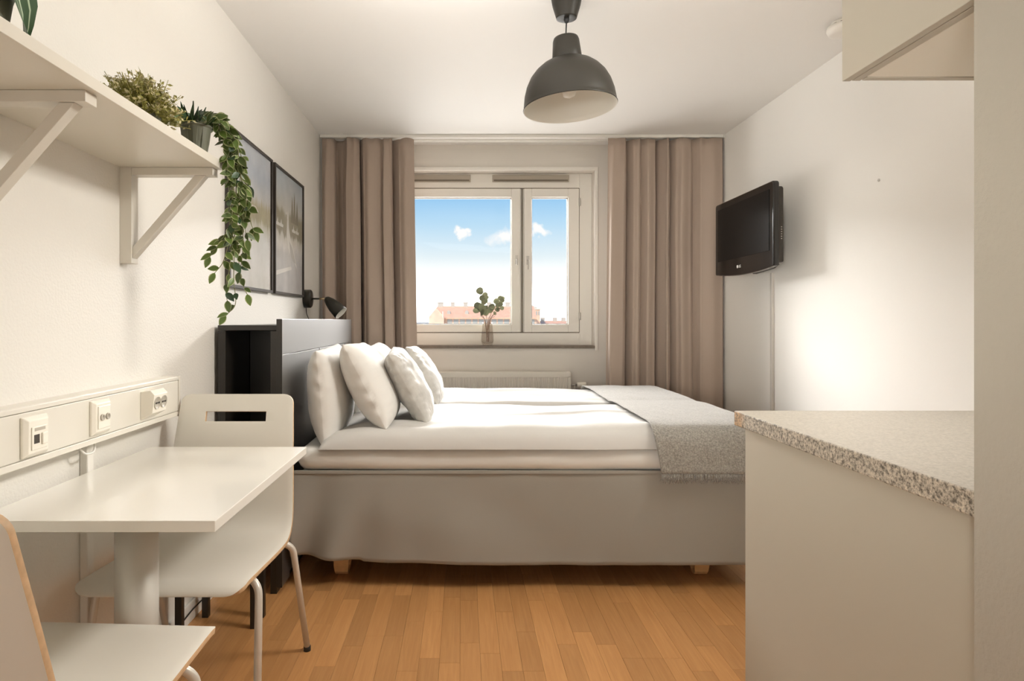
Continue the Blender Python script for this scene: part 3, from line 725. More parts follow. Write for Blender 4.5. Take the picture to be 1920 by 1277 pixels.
# curtains
def curtain(name, label, xt, xb, knots, Y, zt, zb, seed):
    """knots: (position 0..1, depth) of the folds, left to right"""
    mb = MB(); nu, nv = 260, 40; vs = []
    ks = [k[0] for k in knots]; ds = [k[1] for k in knots]
    def prof(t_):
        for i in range(len(ks)-1):
            if t_ <= ks[i+1]:
                q = (t_-ks[i])/(ks[i+1]-ks[i]); q = q*q*(3-2*q); return ds[i]+(ds[i+1]-ds[i])*q
        return ds[-1]
    for j in range(nv+1):
        v = j/nv; z = zt+(zb-zt)*v
        for i in range(nu+1):
            u = i/nu
            uu = u+.010*nz(u*5+seed, v*2.2)*sstep(0, .3, v)*math.sin(PI*u)
            a = 1.0+.30*sstep(0, .15, v)+.30*v
            d = prof(min(1, max(0, uu)))*a
            d += .006*math.sin(u*64+seed)*(1-sstep(0, .07, v))
            x0 = xt[0]+(xb[0]-xt[0])*v; x1 = xt[1]+(xb[1]-xt[1])*v
            x = x0+(x1-x0)*u+.012*math.sin(d*40)
            zz = z+(.004*math.sin(u*40+seed) if j == 0 else 0)
            vs.append((x, Y-d+.004*nz(u*9+seed, v*3, 4), zz))
    fs = [(j*(nu+1)+i, j*(nu+1)+i+1, (j+1)*(nu+1)+i+1, (j+1)*(nu+1)+i) for j in range(nv) for i in range(nu)]
    mb.add(vs, fs, 0, True); o = mb.build(name, M['curtain']); s = o.modifiers.new('solid', 'SOLIDIFY'); s.thickness = .003
    tag(o, label, 'curtain', 'taupe curtains'); return o
CY = 4.62
curtain('curtain', 'taupe curtain hanging left of the window above the headboard', (-1.037, -.370), (-1.025, -.330),
        [(0,.03),(.06,.055),(.12,.03),(.18,-.035),(.24,-.01),(.29,.06),(.37,.065),(.40,.03),(.425,-.06),(.45,.035),(.52,.055),(.62,.03),(.66,.015),(.68,.05),(.74,.045),(.79,-.03),(.84,.035),(.92,.055),(1,.03)], CY, 2.470, .02, 2)
curtain('curtain', 'taupe curtain hanging right of the window beside the television', (1.045, 1.893), (1.020, 1.893),
        [(0,.03),(.05,.06),(.14,.055),(.19,-.04),(.225,.03),(.26,.045),(.305,.005),(.345,.045),(.40,.03),(.455,-.05),(.485,-.01),(.51,.05),(.53,.03),(.555,-.07),(.59,.03),(.64,.06),(.70,.045),(.745,.01),(.80,.05),(.90,.06),(.97,.045),(1,.0)], CY, 2.470, .02, 8)
rl = thing('curtain_rail', 'white double-track curtain rail along the ceiling above the window', 'curtain rail', (.44, CY, ZC))
o = MB().box(XL+.004-.44, 1.897-.44, -.045, .005, -.022, 0).build('track', M['white_trim'], rl, .003)
o = MB().box(XL+.004-.44, 1.897-.44, .04, .075, -.022, 0).build('track', M['white_trim'], rl, .003)
MB().box(1.8975-.44, 1.903-.44, -.048, .078, -.026, 0).build('end_cap', M['white_trim'], rl, .001)

# radiator
rd = thing('radiator', 'white ribbed panel radiator under the window behind the bed', 'radiator', (.30, 4.77, .15))
RW = .515; RH = .605
pr = []
n = 44; b = MB(); vs = []; fs = []
xs = []
for k in range(n):
    c_ = -RW+.02+(2*RW-.04)*(k+.5)/n; w = (2*RW-.04)/n
    xs += [(c_-w*.5, 0), (c_-w*.30, 0), (c_-w*.20, -.008), (c_+w*.20, -.008), (c_+w*.30, 0)]
xs.append((RW-.02, 0))
for z in (.045, RH-.040):
    for x_, d in xs: vs.append((x_, -.022+d, z))
m_ = len(xs); fs = [(i, i+1, m_+i+1, m_+i) for i in range(m_-1)]
b.add(vs, fs); b.box(-RW, RW, -.022, .0, 0, .045).box(-RW, RW, -.022, 0, RH-.040, RH).box(-RW, -RW+.021, -.022, 0, .04, RH-.03).box(RW-.021, RW, -.022, 0, .04, RH-.03)
b.box(-RW+.01, RW-.01, -.019, 0, .03, RH-.03)
b.build('front_panel', M['radiator'], rd, .002)
MB().box(-RW, RW, .002, .055, RH-.004, RH+.002).build('top_grille', M['radiator'], rd, .001)
MB().box(-RW, RW, .052, .072, 0, RH-.01).build('rear_panel', M['radiator'], rd, .002)
for x_ in (-.4, .4): MB().box(x_-.02, x_+.02, .07, .0795, .1, .5).build('wall_bracket', M['radiator'], rd)
v = MB().tube([(RW, .02, RH-.10), (RW+.03, .02, RH-.10), (RW+.055, .02, RH-.10)], .009, 12, smooth_path=False).build('valve', M['metal'], rd)
MB().lathe([(.017, 0), (.020, .004), (.022, .02), (.024, .045), (.024, .066), (.020, .072), (0, .073)], 20, (RW+.052, .02, RH-.10), axis='X').build('thermostat', M['socket'], v)
MB().tube([(RW+.035, .02, RH-.105), (RW+.036, .03, RH-.2), (RW+.036, .04, -.145)], .007, 10).build('pipe', M['radiator'], rd)

# vase with eucalyptus on the sill
VX, VY = .190, 4.885
va = thing('vase', 'smoked glass vase standing on the window sill', 'vase', (VX, VY, ZS))
MB().lathe([(0, .002), (.034, .002), (.044, .018), (.049, .036), (.047, .07), (.042, .12), (.039, .165), (.0385, .178), (.0365, .178), (.0372, .165), (.040, .12), (.045, .07), (.0465, .038), (.041, .024), (.030, .016), (0, .014)], 40).build('glass_body', M['vase'], va)
eu = thing('eucalyptus_sprigs', 'grey-green eucalyptus sprigs in the glass vase on the sill', 'plant', (VX, VY, ZS))
def round_leaf():
    mb = MB(); vs = [(0, 0, 0)]; n = 10
    for k in range(n):
        a = 2*PI*k/n; vs.append((.5*math.sin(a), .5-.5*math.cos(a), .06*abs(math.sin(a))))
    vs[0] = (0, .5, 0); mb.add(vs, [(0, 1+k, 1+(k+1) % n) for k in range(n)], 0, True); me = mb.mesh('leaf', M['euca']); return me
rl_me = round_leaf(); re_ = random.Random(11)
def orient(o, pos, d, up, scale):
    d = Vector(d).normalized(); up = Vector(up); x_ = d.cross(up); x_ = x_.normalized() if x_.length > 1e-4 else d.orthogonal().normalized(); z_ = x_.cross(d)
    o.matrix_basis = Matrix.Translation(pos) @ Matrix((x_, d, z_)).transposed().to_4x4() @ Matrix.Diagonal((*(scale if isinstance(scale, tuple) else (scale,)*3), 1))
stems = [([(.005, 0, .03), (-.005, 0, .2), (-.025, 0, .30), (-.045, 0, .42)], [.45, .5, .55, .6, .66, .71, .76, .80, .84, .88, .92, .96, 1.0], .056),
         ([(-.008, .01, .03), (.01, .01, .2), (.055, 0, .29), (.12, 0, .36)], [.5, .6, .66, .7, .74, .78, .82, .86, .9, .93, 1], .050),
         ([(.0, -.01, .03), (-.02, -.01, .19), (-.05, -.01, .25), (-.085, -.01, .29)], [.55, .62, .7, .76, .82, .87, .92, 1], .058),
         ([(.01, 0, .03), (.02, -.01, .19), (.06, -.01, .25), (.10, -.01, .285)], [.6, .75, .88, 1], .036)]
for pts, ts, ls in stems:
    P = catmull([Vector(p) for p in pts], 8)
    MB().tube(P, .0028, 6, smooth_path=False, r1=.0014).build('stem', M['twig'], eu)
    for t_ in ts:
        k = min(len(P)-2, int(t_*(len(P)-1))); p = P[k]; d = (P[k+1]-P[k]).normalized()
        if p.z < .185: continue
        side = Vector((re_.uniform(-1, 1), re_.uniform(-.6, .4), re_.uniform(-.1, .9)))
        o = link('leaf', rl_me, eu); orient(o, p, d*.4+side, (re_.uniform(-.5, .5), -1, re_.uniform(-.2, .6)), ls*re_.uniform(.7, 1.1))
for k in range(7):
    a = re_.uniform(-1, 1); MB().tube([(.008*a, 0, .12), (.03*a, -.005, .20), (.075*a, -.01, .215+.03*re_.random())], .0015, 5).build('twig', M['twig'], eu)

# television on the right wall
tv = thing('television', 'black flat television on a bracket on the right wall beside the curtain', 'television', (1.71, 3.865, 1.45))
TW, TH = .398, .472
outl = []
def tv_out(inset=0, bow=0):
    pts = []; w, h = TW-inset, TH-inset
    for k in range(13): y = w-2*w*k/12; pts.append((y, inset-bow*(1-(y/w)**2)))
    pts += [(-w, .02+inset), (-w, h-.012), (-w+.012, h), (w-.012, h), (w, h-.012), (w, .02+inset)]
    return pts
b = MB(); b.prism(tv_out(0, .022), 'X', 0, .035); b.build('bezel', M['tv'], tv, .009, 4)
MB().box(-.0025, -.0005, -TW+.045, TW-.045, .088, TH-.042).build('screen', M['screen'], tv)
MB().prism([(p*.93, q*.9+.022) for p, q in tv_out(0, .0)], 'X', .036, .072).build('rear_cover', M['tv_back'], tv, .02, 3)
# maker's emblem under the screen: small disc and two letters
MB().lathe([(.010, 0), (.0095, -.0012), (0, -.0014)], 20, (-.0002, .055, .032), axis='X').build('emblem', M['logo'], tv)
cu = bpy.data.curves.new('lettering', 'FONT'); cu.body = 'LG'; cu.size = .024; cu.extrude = .0004; cu.align_x = 'CENTER'
tmp = bpy.data.objects.new('lettering', cu); COL.objects.link(tmp)
bpy.context.view_layer.update()
me = bpy.data.meshes.new_from_object(tmp.evaluated_get(bpy.context.evaluated_depsgraph_get())); bpy.data.objects.remove(tmp)
me.materials.clear(); me.materials.append(M['logo'])
lt = link('lettering', me, tv); lt.location = (-.0010, .022, .024); lt.rotation_euler = (PI/2, 0, -PI/2)
b = MB()
for k in range(6): b.box(.056, .062, -TW+.026, -TW+.0275, .15+.013*k, .1545+.013*k)
b.build('side_button', M['chim'], tv)
MB().prism([(-TW*.9, .012), (-TW*.2, -.012), (-TW*.2, -.024), (-TW*.75, -.008)], 'X', .03, .06).build('speaker_lip', M['tv_back'], tv, .004)
MB().box(.0725, .190, -.06, .06, .17, .29).box(.178, .1945, -.10, .10, .14, .32).build('wall_mount', M['tv_back'], tv, .003)
cd = MB().box(XR-.016, XR, 3.85, 3.874, .075, 1.44).build('cable_cover', M['cable_grey'], None, .003)
tag(cd, 'thin pale grey cable cover running down the right wall below the television', 'cable cover')
MB2 = MB().lathe([(.006, 0), (.007, -.003), (.004, -.006), (0, -.006)], 14, (XR, 2.88, 1.79), axis='X').build('wall_screw', M['metal'])
tag(MB2, 'small screw head left in the bare right wall', 'screw')

# pendant lamp
pl = thing('pendant_lamp', 'dark grey pendant lamp with white inside hanging from the ceiling', 'lamp', (.428, 2.60, ZC))
MB().lathe([(.066, 0), (.066, -.004), (.058, -.050), (.043, -.100), (.042, -.104), (.038, -.105), (.016, -.103), (0, -.103)], 40).build('ceiling_cup', M['black_lamp'], pl)
MB().lathe([(.010, -.100), (.011, -.112), (.007, -.122), (0, -.123)], 16).build('cord_grip', M['rubber'], pl)
MB().tube([(0, 0, -.110), (-.003, 0, -.184)], .0028, 8).build('cord', M['rubber'], pl)
hold = bpy.data.objects.new('lamp_shade', None)
sh = MB()
dome = [(.058, -.268), (.082, -.274), (.108, -.288), (.133, -.308), (.156, -.335), (.173, -.368), (.184, -.405), (.189, -.440), (.190, -.452), (.193, -.456), (.1915, -.459), (.1885, -.457), (.1865, -.438), (.181, -.405), (.170, -.370), (.153, -.338), (.131, -.312), (.106, -.292), (.080, -.278), (.020, -.272)]
sh.lathe(dome, 56)
for i in range(len(sh.f)): sh.mi[i] = 1 if i >= 56*10 else 0
sho = sh.build('lamp_shade', [M['black_lamp'], M['lamp_in']], pl)
nk = MB().lathe([(.0, -.172), (.036, -.173), (.050, -.179), (.054, -.190), (.058, -.230), (.062, -.268), (.060, -.272), (.050, -.272)], 40).build('neck', M['black_lamp'], pl)
rg = MB().lathe([(.0575, -.268), (.0635, -.271), (.0635, -.277), (.0575, -.278)], 40).build('neck_ring', M['rubber'], pl)  # thin black ring where the neck meets the dome
bulb = MB().lathe([(0, -.300), (.012, -.300), (.013, -.33), (.028, -.36), (.032, -.385), (.024, -.41), (0, -.42)], 24).build('bulb', M['lamp_in'], pl)
T = Matrix.Translation((-.003, 0, -.183)) @ Matrix.Rotation(math.radians(-3.2), 4, 'Y') @ Matrix.Rotation(math.radians(-1.0), 4, 'X') @ Matrix.Diagonal((1, 1, 1.035, 1)) @ Matrix.Translation((0, 0, .175))
for o in (sho, nk, rg, bulb): o.matrix_basis = T

# ================================================================== LEFT WALL
# shelf on two brackets
SZ = 1.615
sf = MB().box(XL, -.745, .62, 1.955, SZ, SZ+.025).build('shelf', M['shelf'], None, .001)
tag(sf, 'long white shelf board on the left wall carrying plants', 'shelf')
def bracket(label, y):
    r = thing('shelf_bracket', label, 'bracket', (XL, y, SZ), 0, 'wooden shelf brackets')
    MB().box(0, .036, 0, .040, -.292, 0).build('upright', M['bracket'], r, .001)
    MB().box(.0365, .283, 0, .040, -.0235, -.0005).build('arm', M['bracket'], r, .001)
    b = MB(); b.prism([(.0365, -.243), (.0365, -.277), (.258, -.024), (.225, -.024)], 'Y', .006, .034); b.build('brace', M['bracket'], r, .001)
    MB().lathe([(.004, .0), (.004, .0015), (0, .002)], 10, (.036, .020, -.262), axis='X').build('screw', M['metal'], r)
    return r
bracket('white wooden bracket under far end of the shelf by the vine', 1.915)
bracket('white wooden bracket under the shelf at the left photo edge', 1.270)

# leaf meshes
def two_tone_leaf():
    mb = MB(); rows = [(0, .02), (.12, .17), (.30, .27), (.50, .28), (.70, .21), (.86, .11), (1.0, .006)]; cols = [-1, -.78, 0, .78, 1]
    vs = [(c_*w, y, .10*abs(c_)*w*2-.12*(y-.4)**2) for y, w in rows for c_ in cols]
    for j in range(len(rows)-1):
        for i in range(4): mb.add([], [])
    fs0 = []; fs1 = []
    for j in range(len(rows)-1):
        for i in range(4):
            f = (j*5+i, j*5+i+1, j*5+i+6, j*5+i+5); (fs1 if i in (0, 3) else fs0).append(f)
    mb.add(vs, fs0, 0, True); n0 = len(fs0)
    for f in fs1: mb.f.append(f); mb.mi.append(1); mb.sm.append(True)
    return mb
leafA = two_tone_leaf().mesh('leaf', [M['leaf'], M['leaf_edge']])
leafD = two_tone_leaf().mesh('leaf', [M['leaf_dark'], M['leaf_dark']])

# trailing plant in a ribbed pot
PX, PYY, PZ = -.800, 1.885, SZ+.025
tp = thing('trailing_plant', 'variegated trailing vine in a grey-green pot at far end of the shelf', 'plant', (PX, PYY, PZ))
b = MB(); n = 72; prof = [(.030, .0), (.031, .002), (.036, .04), (.043, .082), (.046, .086), (.046, .09), (.042, .09), (.040, .078)]; vs = []; fs = []
for r_, h in prof:
    for i in range(n):
        a = 2*PI*i/n; rr = r_*(1+.055*(1 if (i//4) % 2 == 0 else -1)*(1 if .005 < h < .08 else 0)); vs.append((rr*math.cos(a), rr*math.sin(a), h))
for k in range(len(prof)-1):
    for i in range(n): j = (i+1) % n; fs.append((k*n+i, k*n+j, (k+1)*n+j, (k+1)*n+i))
b.add(vs, fs, 0, False); b.f.append(tuple(range(n))); b.mi.append(0); b.sm.append(False)
b.build('pot', M['pot'], tp)
MB().lathe([(0, .076), (.040, .076), (.040, .070)], 24).build('soil', M['soil'], tp)
rv = random.Random(21)
OX, OY = PX, PYY
def W2L(p): return Vector(p)-Vector((PX, PYY, PZ))
strands = [
 [(-.79, 1.88, 1.73), (-.765, 1.91, 1.765), (-.722, 1.94, 1.73), (-.712, 1.95, 1.60), (-.708, 1.95, 1.42), (-.71, 1.95, 1.28), (-.705, 1.95, 1.20), (-.735, 1.95, 1.165)],
 [(-.78, 1.87, 1.73), (-.74, 1.90, 1.76), (-.700, 1.94, 1.70), (-.690, 1.95, 1.58), (-.685, 1.96, 1.47), (-.672, 1.96, 1.40)],
 [(-.79, 1.87, 1.73), (-.75, 1.93, 1.77), (-.705, 1.97, 1.70), (-.680, 1.98, 1.56), (-.668, 1.98, 1.46), (-.655, 1.98, 1.43)],
 [(-.78, 1.88, 1.73), (-.75, 1.90, 1.75), (-.728, 1.93, 1.68), (-.720, 1.94, 1.52), (-.722, 1.94, 1.42), (-.752, 1.94, 1.385), (-.780, 1.94, 1.345)],
 [(-.79, 1.88, 1.73), (-.74, 1.93, 1.77), (-.712, 1.96, 1.68), (-.705, 1.96, 1.50), (-.700, 1.96, 1.36), (-.690, 1.96, 1.28), (-.672, 1.96, 1.23)],
 [(-.79, 1.88, 1.73), (-.75, 1.92, 1.76), (-.722, 1.95, 1.66), (-.716, 1.95, 1.45), (-.722, 1.95, 1.32), (-.735, 1.95, 1.25), (-.730, 1.95, 1.21)],
 [(-.78, 1.88, 1.73), (-.73, 1.92, 1.75), (-.695, 1.96, 1.62), (-.690, 1.97, 1.50), (-.690, 1.97, 1.36), (-.70, 1.97, 1.30)],
 [(-.78, 1.87, 1.73), (-.745, 1.91, 1.75), (-.715, 1.94, 1.62), (-.712, 1.94, 1.46), (-.735, 1.94, 1.34), (-.765, 1.94, 1.295)],
]
nl = 0
for si, pts in enumerate(strands):
    P = catmull([W2L(p) for p in pts], 10)
    MB().tube(P, .0019, 5, smooth_path=False, r1=.0011).build('stem', M['stem'], tp)
    s = 0; step = .019; last = None
    L = sum((P[i+1]-P[i]).length for i in range(len(P)-1)); acc_ = 0; nxt = .03
    for i in range(len(P)-1):
        acc_ += (P[i+1]-P[i]).length
        if acc_ >= nxt:
            d = (P[i+1]-P[i]).normalized(); zz = P[i].z+PZ
            dens = .020 if zz > 1.48 else .027 if zz > 1.33 else .034
            nxt = acc_+dens*rv.uniform(.7, 1.2)
            for _ in range(2 if zz > 1.36 else 1):
                side = Vector((rv.uniform(-1, 1), rv.uniform(-.9, .5), rv.uniform(-.5, .35)))
                dirv = (d*.55+side).normalized()
                o = link('leaf', leafA if rv.random() > .12 else leafD, tp); sc_ = rv.uniform(.028, .043)
                orient(o, P[i], dirv, (rv.uniform(-.5, .7), -1, rv.uniform(-.2, .8)), (sc_*rv.uniform(.85, 1.1), sc_, sc_)); nl += 1
    o = link('leaf', leafA, tp); orient(o, P[-1], (P[-1]-P[-3])+Vector((0, 0, -.003)), (.2, -1, .3), .038); nl += 1
for k in range(54):      # upright leaves over the pot rim
    a = rv.uniform(0, 2*PI); r_ = rv.uniform(.005, .058); d = Vector((math.cos(a), math.sin(a), rv.uniform(-.1, 1.3)))
    o = link('leaf', leafA if k % 3 else leafD, tp); orient(o, (r_*math.cos(a), r_*math.sin(a), .082+rv.uniform(0, .03)), d, (rv.uniform(-.5, .5), -1, .6), rv.uniform(.028, .042))
def blade_mesh():
    mb = MB(); vs = []; rows = [(0, .10), (.3, .12), (.6, .09), (.85, .04), (1, .003)]
    for y, w in rows: vs += [(-w, y, .03), (0, y, -.02+.1*y*y), (w, y, .03)]
    return mb.add(vs, [(j*3+i, j*3+i+1, j*3+i+4, j*3+i+3) for j in range(4) for i in range(2)], 0, True).mesh('blade', M['leaf_dark'])
bl = blade_mesh()
for k in range(22):      # dark spiky succulent in the same pot
    a = rv.uniform(0, 2*PI); d = Vector((.5*math.cos(a), .5*math.sin(a), rv.uniform(.6, 1.3)))
    o = link('blade', bl, tp); orient(o, (-.012+.012*math.cos(a), -.012+.012*math.sin(a), .082), d, (0, -1, .5), rv.uniform(.055, .085))

# olive bushy plant
bp_ = thing('bushy_plant', 'fluffy olive-green bushy plant in the middle of the shelf', 'plant', (-.865, 1.70, PZ))
MB().lathe([(.034, 0), (.036, .002), (.046, .065), (.048, .07), (.045, .07), (.043, .06), (0, .058)], 28).build('pot', M['pot'], bp_)
rb = random.Random(31); fol = MB(); tips = MB()
for k in range(420):
    a = rb.uniform(0, 2*PI); e = rb.uniform(-.25, 1.45); L_ = rb.uniform(.075, .115)
    d = Vector((math.cos(a)*math.cos(e)*.85, math.sin(a)*math.cos(e)*1.25, max(.02, math.sin(e))*.95+.10)); base = Vector((rb.uniform(-.025, .025), rb.uniform(-.03, .03), .055))
    end = base+d*L_
    (fol).tube([base, end], .0009, 3, smooth_path=False)
    for j in range(10):
        p = base.lerp(end, .35+.065*j+rb.uniform(-.02, .02)); dd = Vector((rb.uniform(-1, 1), rb.uniform(-1, 1), rb.uniform(-.4, 1))).normalized(); w = dd.orthogonal().normalized()*.0037; l = rb.uniform(.010, .017)
        w.rotate(Matrix.Rotation(rb.uniform(0, PI), 3, dd))
        tgt = tips if (j > 6 and rb.random() < .75) else fol
        tgt.add([p, p+dd*l*.5+w, p+dd*l, p+dd*l*.5-w], [(0, 1, 2, 3)], 0, False)
stuff(fol.build('foliage', M['bush'], bp_)); stuff(tips.build('pale_tips', M['bush_pale'], bp_))

# broad-leaved plant, mostly above the frame
bl_ = thing('broad_leaf_plant', 'dark green plant with pale-veined broad leaves, cut off at top left corner', 'plant', (-.875, 1.13, PZ))
MB().lathe([(.04, 0), (.042, .002), (.055, .09), (.058, .1), (.054, .1), (.052, .09), (0, .088)], 28).build('pot', M['pot'], bl_)
def big_leaf():
    mb = MB(); rows = [(0, .03), (.1, .16), (.28, .27), (.5, .30), (.72, .24), (.9, .10), (1, .01)]; cols = [-1, -.55, -.45, -.06, .06, .45, .55, 1]; n = len(cols)
    vs = [(c_*w, y, .10*abs(c_)-.55*max(0, y-.35)**2) for y, w in rows for c_ in cols]
    for j in range(len(rows)-1):
        for i in range(n-1):
            b0 = len(mb.v)
            mb.f.append((j*n+i, j*n+i+1, (j+1)*n+i+1, (j+1)*n+i)); mb.mi.append(1 if i in (1, 3, 5) else 0); mb.sm.append(True)
    mb.v = [tuple(v) for v in vs]; return mb.mesh('leaf', [M['leaf_dark'], M['leaf_stripe']])
bgl = big_leaf(); rg_ = random.Random(4)
for k in range(9):
    a = 2*PI*k/9+.3; d = Vector((math.cos(a), math.sin(a)*.8, .9)); p = Vector((.02*math.cos(a), .02*math.sin(a), .09)); q = p+d*.05
    MB().tube([p, q], .003, 6, smooth_path=False).build('stem', M['stem'], bl_)
    o = link('leaf', bgl, bl_); orient(o, q, d*.6+Vector((0, 0, .1 if k else -.2)), (0, 0, 1), rg_.uniform(.11, .14))
o = link('leaf', bgl, bl_); orient(o, (.06, -.035, .155), (.05, .75, -.72), (1, -.4, .5), .15)

# socket trunking
tr = thing('socket_trunking', 'long beige wall trunking holding three sockets above the table', 'trunking', (XL, 1.2, .818))
def tpart(mb, nm, m, bv=.0015): return cpart(mb, nm, m, tr, bv)
Z0, Z1, Y0, Y1 = .818, .955, .95, 2.19
tpart(MB().box(XL, XL+0.0560, Y0, Y1-.004, Z0, Z1), 'body', M['trunk'], .003)
tpart(MB().box(XL+0.0560, XL+0.0600, Y0, Y1-.014, Z0+.018, Z1-.014), 'lid', M['trunk'])
tpart(MB().box(XL+0.0560, XL+0.0615, Y0, Y1-.012, Z1-.0125, Z1-.001), 'lip', M['trunk'])
tpart(MB().box(XL+0.0560, XL+0.0615, Y0, Y1-.012, Z0+.001, Z0+.0165), 'lip', M['trunk'])
tpart(MB().box(XL, XL+0.0630, Y1-.012, Y1, Z0-.001, Z1+.001), 'end_cap', M['trunk'], .002)
SX = XL+0.0600
def frame_socket(nm, label, y, z):
    r = thing(nm, label, 'socket', (SX, y, z))
    w, h = .0415, .046
    vs = []; b = MB()
    for x_, s_ in ((0, 1.0), (.006, 1.0), (.015, .80), (.015, .70)):
        vs += [(x_, -w*s_, -h*s_), (x_, w*s_, -h*s_), (x_, w*s_, h*s_), (x_, -w*s_, h*s_)]
    fs = [(4*k+i, 4*k+(i+1) % 4, 4*k+4+(i+1) % 4, 4*k+4+i) for k in range(3) for i in range(4)]+[(3, 2, 1, 0), (12, 13, 14, 15)]
    b.add(vs, fs); b.build('cover_plate', M['socket'], r, .002)
    return r
d = frame_socket('data_socket', 'cream data socket on the trunking, nearest the left photo edge', 1.44, .886)
ins = MB().box(.0155, .0175, -.026, .026, -.030, .022).build('insert', M['socket'], d, .001)
MB().box(.0175, .0182, -.020, -.002, -.016, .004).build('port', M['dark'], ins)
MB().box(.0175, .0220, .004, .021, -.020, .006).build('port_cover', M['socket'], ins, .001)
MB().box(.0175, .0180, -.018, .018, .012, .019).build('label_strip', M['socket_in'], ins)
d = frame_socket('antenna_socket', 'cream aerial socket with two round ports in the middle of the trunking', 1.70, .889)
ins = MB().box(.0155, .0175, -.028, .028, -.030, .030).build('insert', M['socket'], d, .001)
for y in (-.013, .013): MB().lathe([(.0085, .0176), (.0085, .0215), (.006, .0215), (.006, .0185), (.0, .0185)], 20, (0, y, 0), axis='X').build('port', M['socket_in'], ins)
MB().lathe([(.003, .0176), (.003, .0195), (0, .0195)], 12, axis='X').build('screw', M['metal'], ins)
d = thing('power_outlet', 'cream double power outlet at the far end of the trunking', 'socket', (SX, 1.965, .890))
b = MB(); w = .043
prof = [(0, -.046), (0, .040), (.030, .044), (.043, .030), (.037, -.026), (.002, -.046)]
vs = [(p, s_*w, q) for s_ in (-1, 1) for p, q in prof]; n = 6
b.add(vs, [tuple(range(n)), tuple(reversed(range(n, 2*n)))]+[(i, i+n, (i+1) % n+n, (i+1) % n) for i in range(n)]); b.build('housing', M['socket'], d, .005, 3)
for y in (-.0205, .0205):
    c_ = Vector((.0405, y, .004)); f = MB().lathe([(.0195, -.003), (.0195, .001), (.0180, .001), (.0175, .0), (0, .0)], 28, axis='X').build('outlet', M['socket_in'], d)
    f.location = c_+Vector((.0012, 0, 0)); f.rotation_euler = (0, math.radians(6), 0)
    MB().box(-.0002, .0008, -.013, .013, -.0022, .0022).build('slot', M['dark'], f)
    for k in (-1, 1): MB().lathe([(.003, -.0004), (.003, .0014), (0, .0014)], 10, (0, k*.0095, 0), axis='X').build('pin_hole', M['dark'], f)
cc = MB().tube([(XL+.030, 1.66, .816), (XL+.042, 1.67, .795), (XL+.044, 1.70, .792), (XL+.036, 1.725, .80), (XL+.028, 1.735, .816)], .003, 8).build('cable_loop', M['white_trim'])
tag(cc, 'short white cable loop hanging under the trunking', 'cable')
vc = MB().box(XL, XL+.022, 1.715, 1.745, .002, .816).build('cable_trunking', M['white_trim'], None, .003)
tag(vc, 'vertical white cable trunking on the left wall below the table', 'trunking')
bc = MB().tube([(XL+.019, 2.0, .05), (XL+.018, 2.2, .035), (XL+.018, 2.4, .05), (XL+.019, 2.6, .04)], .003, 6).build('power_cable', M['rubber'])
tag(bc, 'thin black cable along the left skirting board behind the chair', 'cable')

# ================================================================== TABLE AND CHAIRS
tb = thing('table', 'white wall table with rounded single metal column', 'table', (-.79, 1.525, 0))
def tbp(mb, nm, m, bv=.001): return cpart(mb, nm, m, tb, bv)
tbp(MB().box(XL+.0235, -.512, 1.300, 2.060, .711, .735), 'tabletop', M['laminate'], .0018)
tbp(MB().lathe([(.0485, .012), (.0485, .700)], 40, (-.79, 1.525, 0)), 'column', M['column'], 0)
tbp(MB().lathe([(.10, .700), (.10, .711)], 40, (-.79, 1.525, 0)), 'mount_plate', M['column'], 0)
tbp(MB().lathe([(.20, 0), (.20, .006), (.19, .010), (.06, .014), (.0485, .016)], 48, (-.79, 1.525, 0)), 'foot_plate', M['column'], 0)

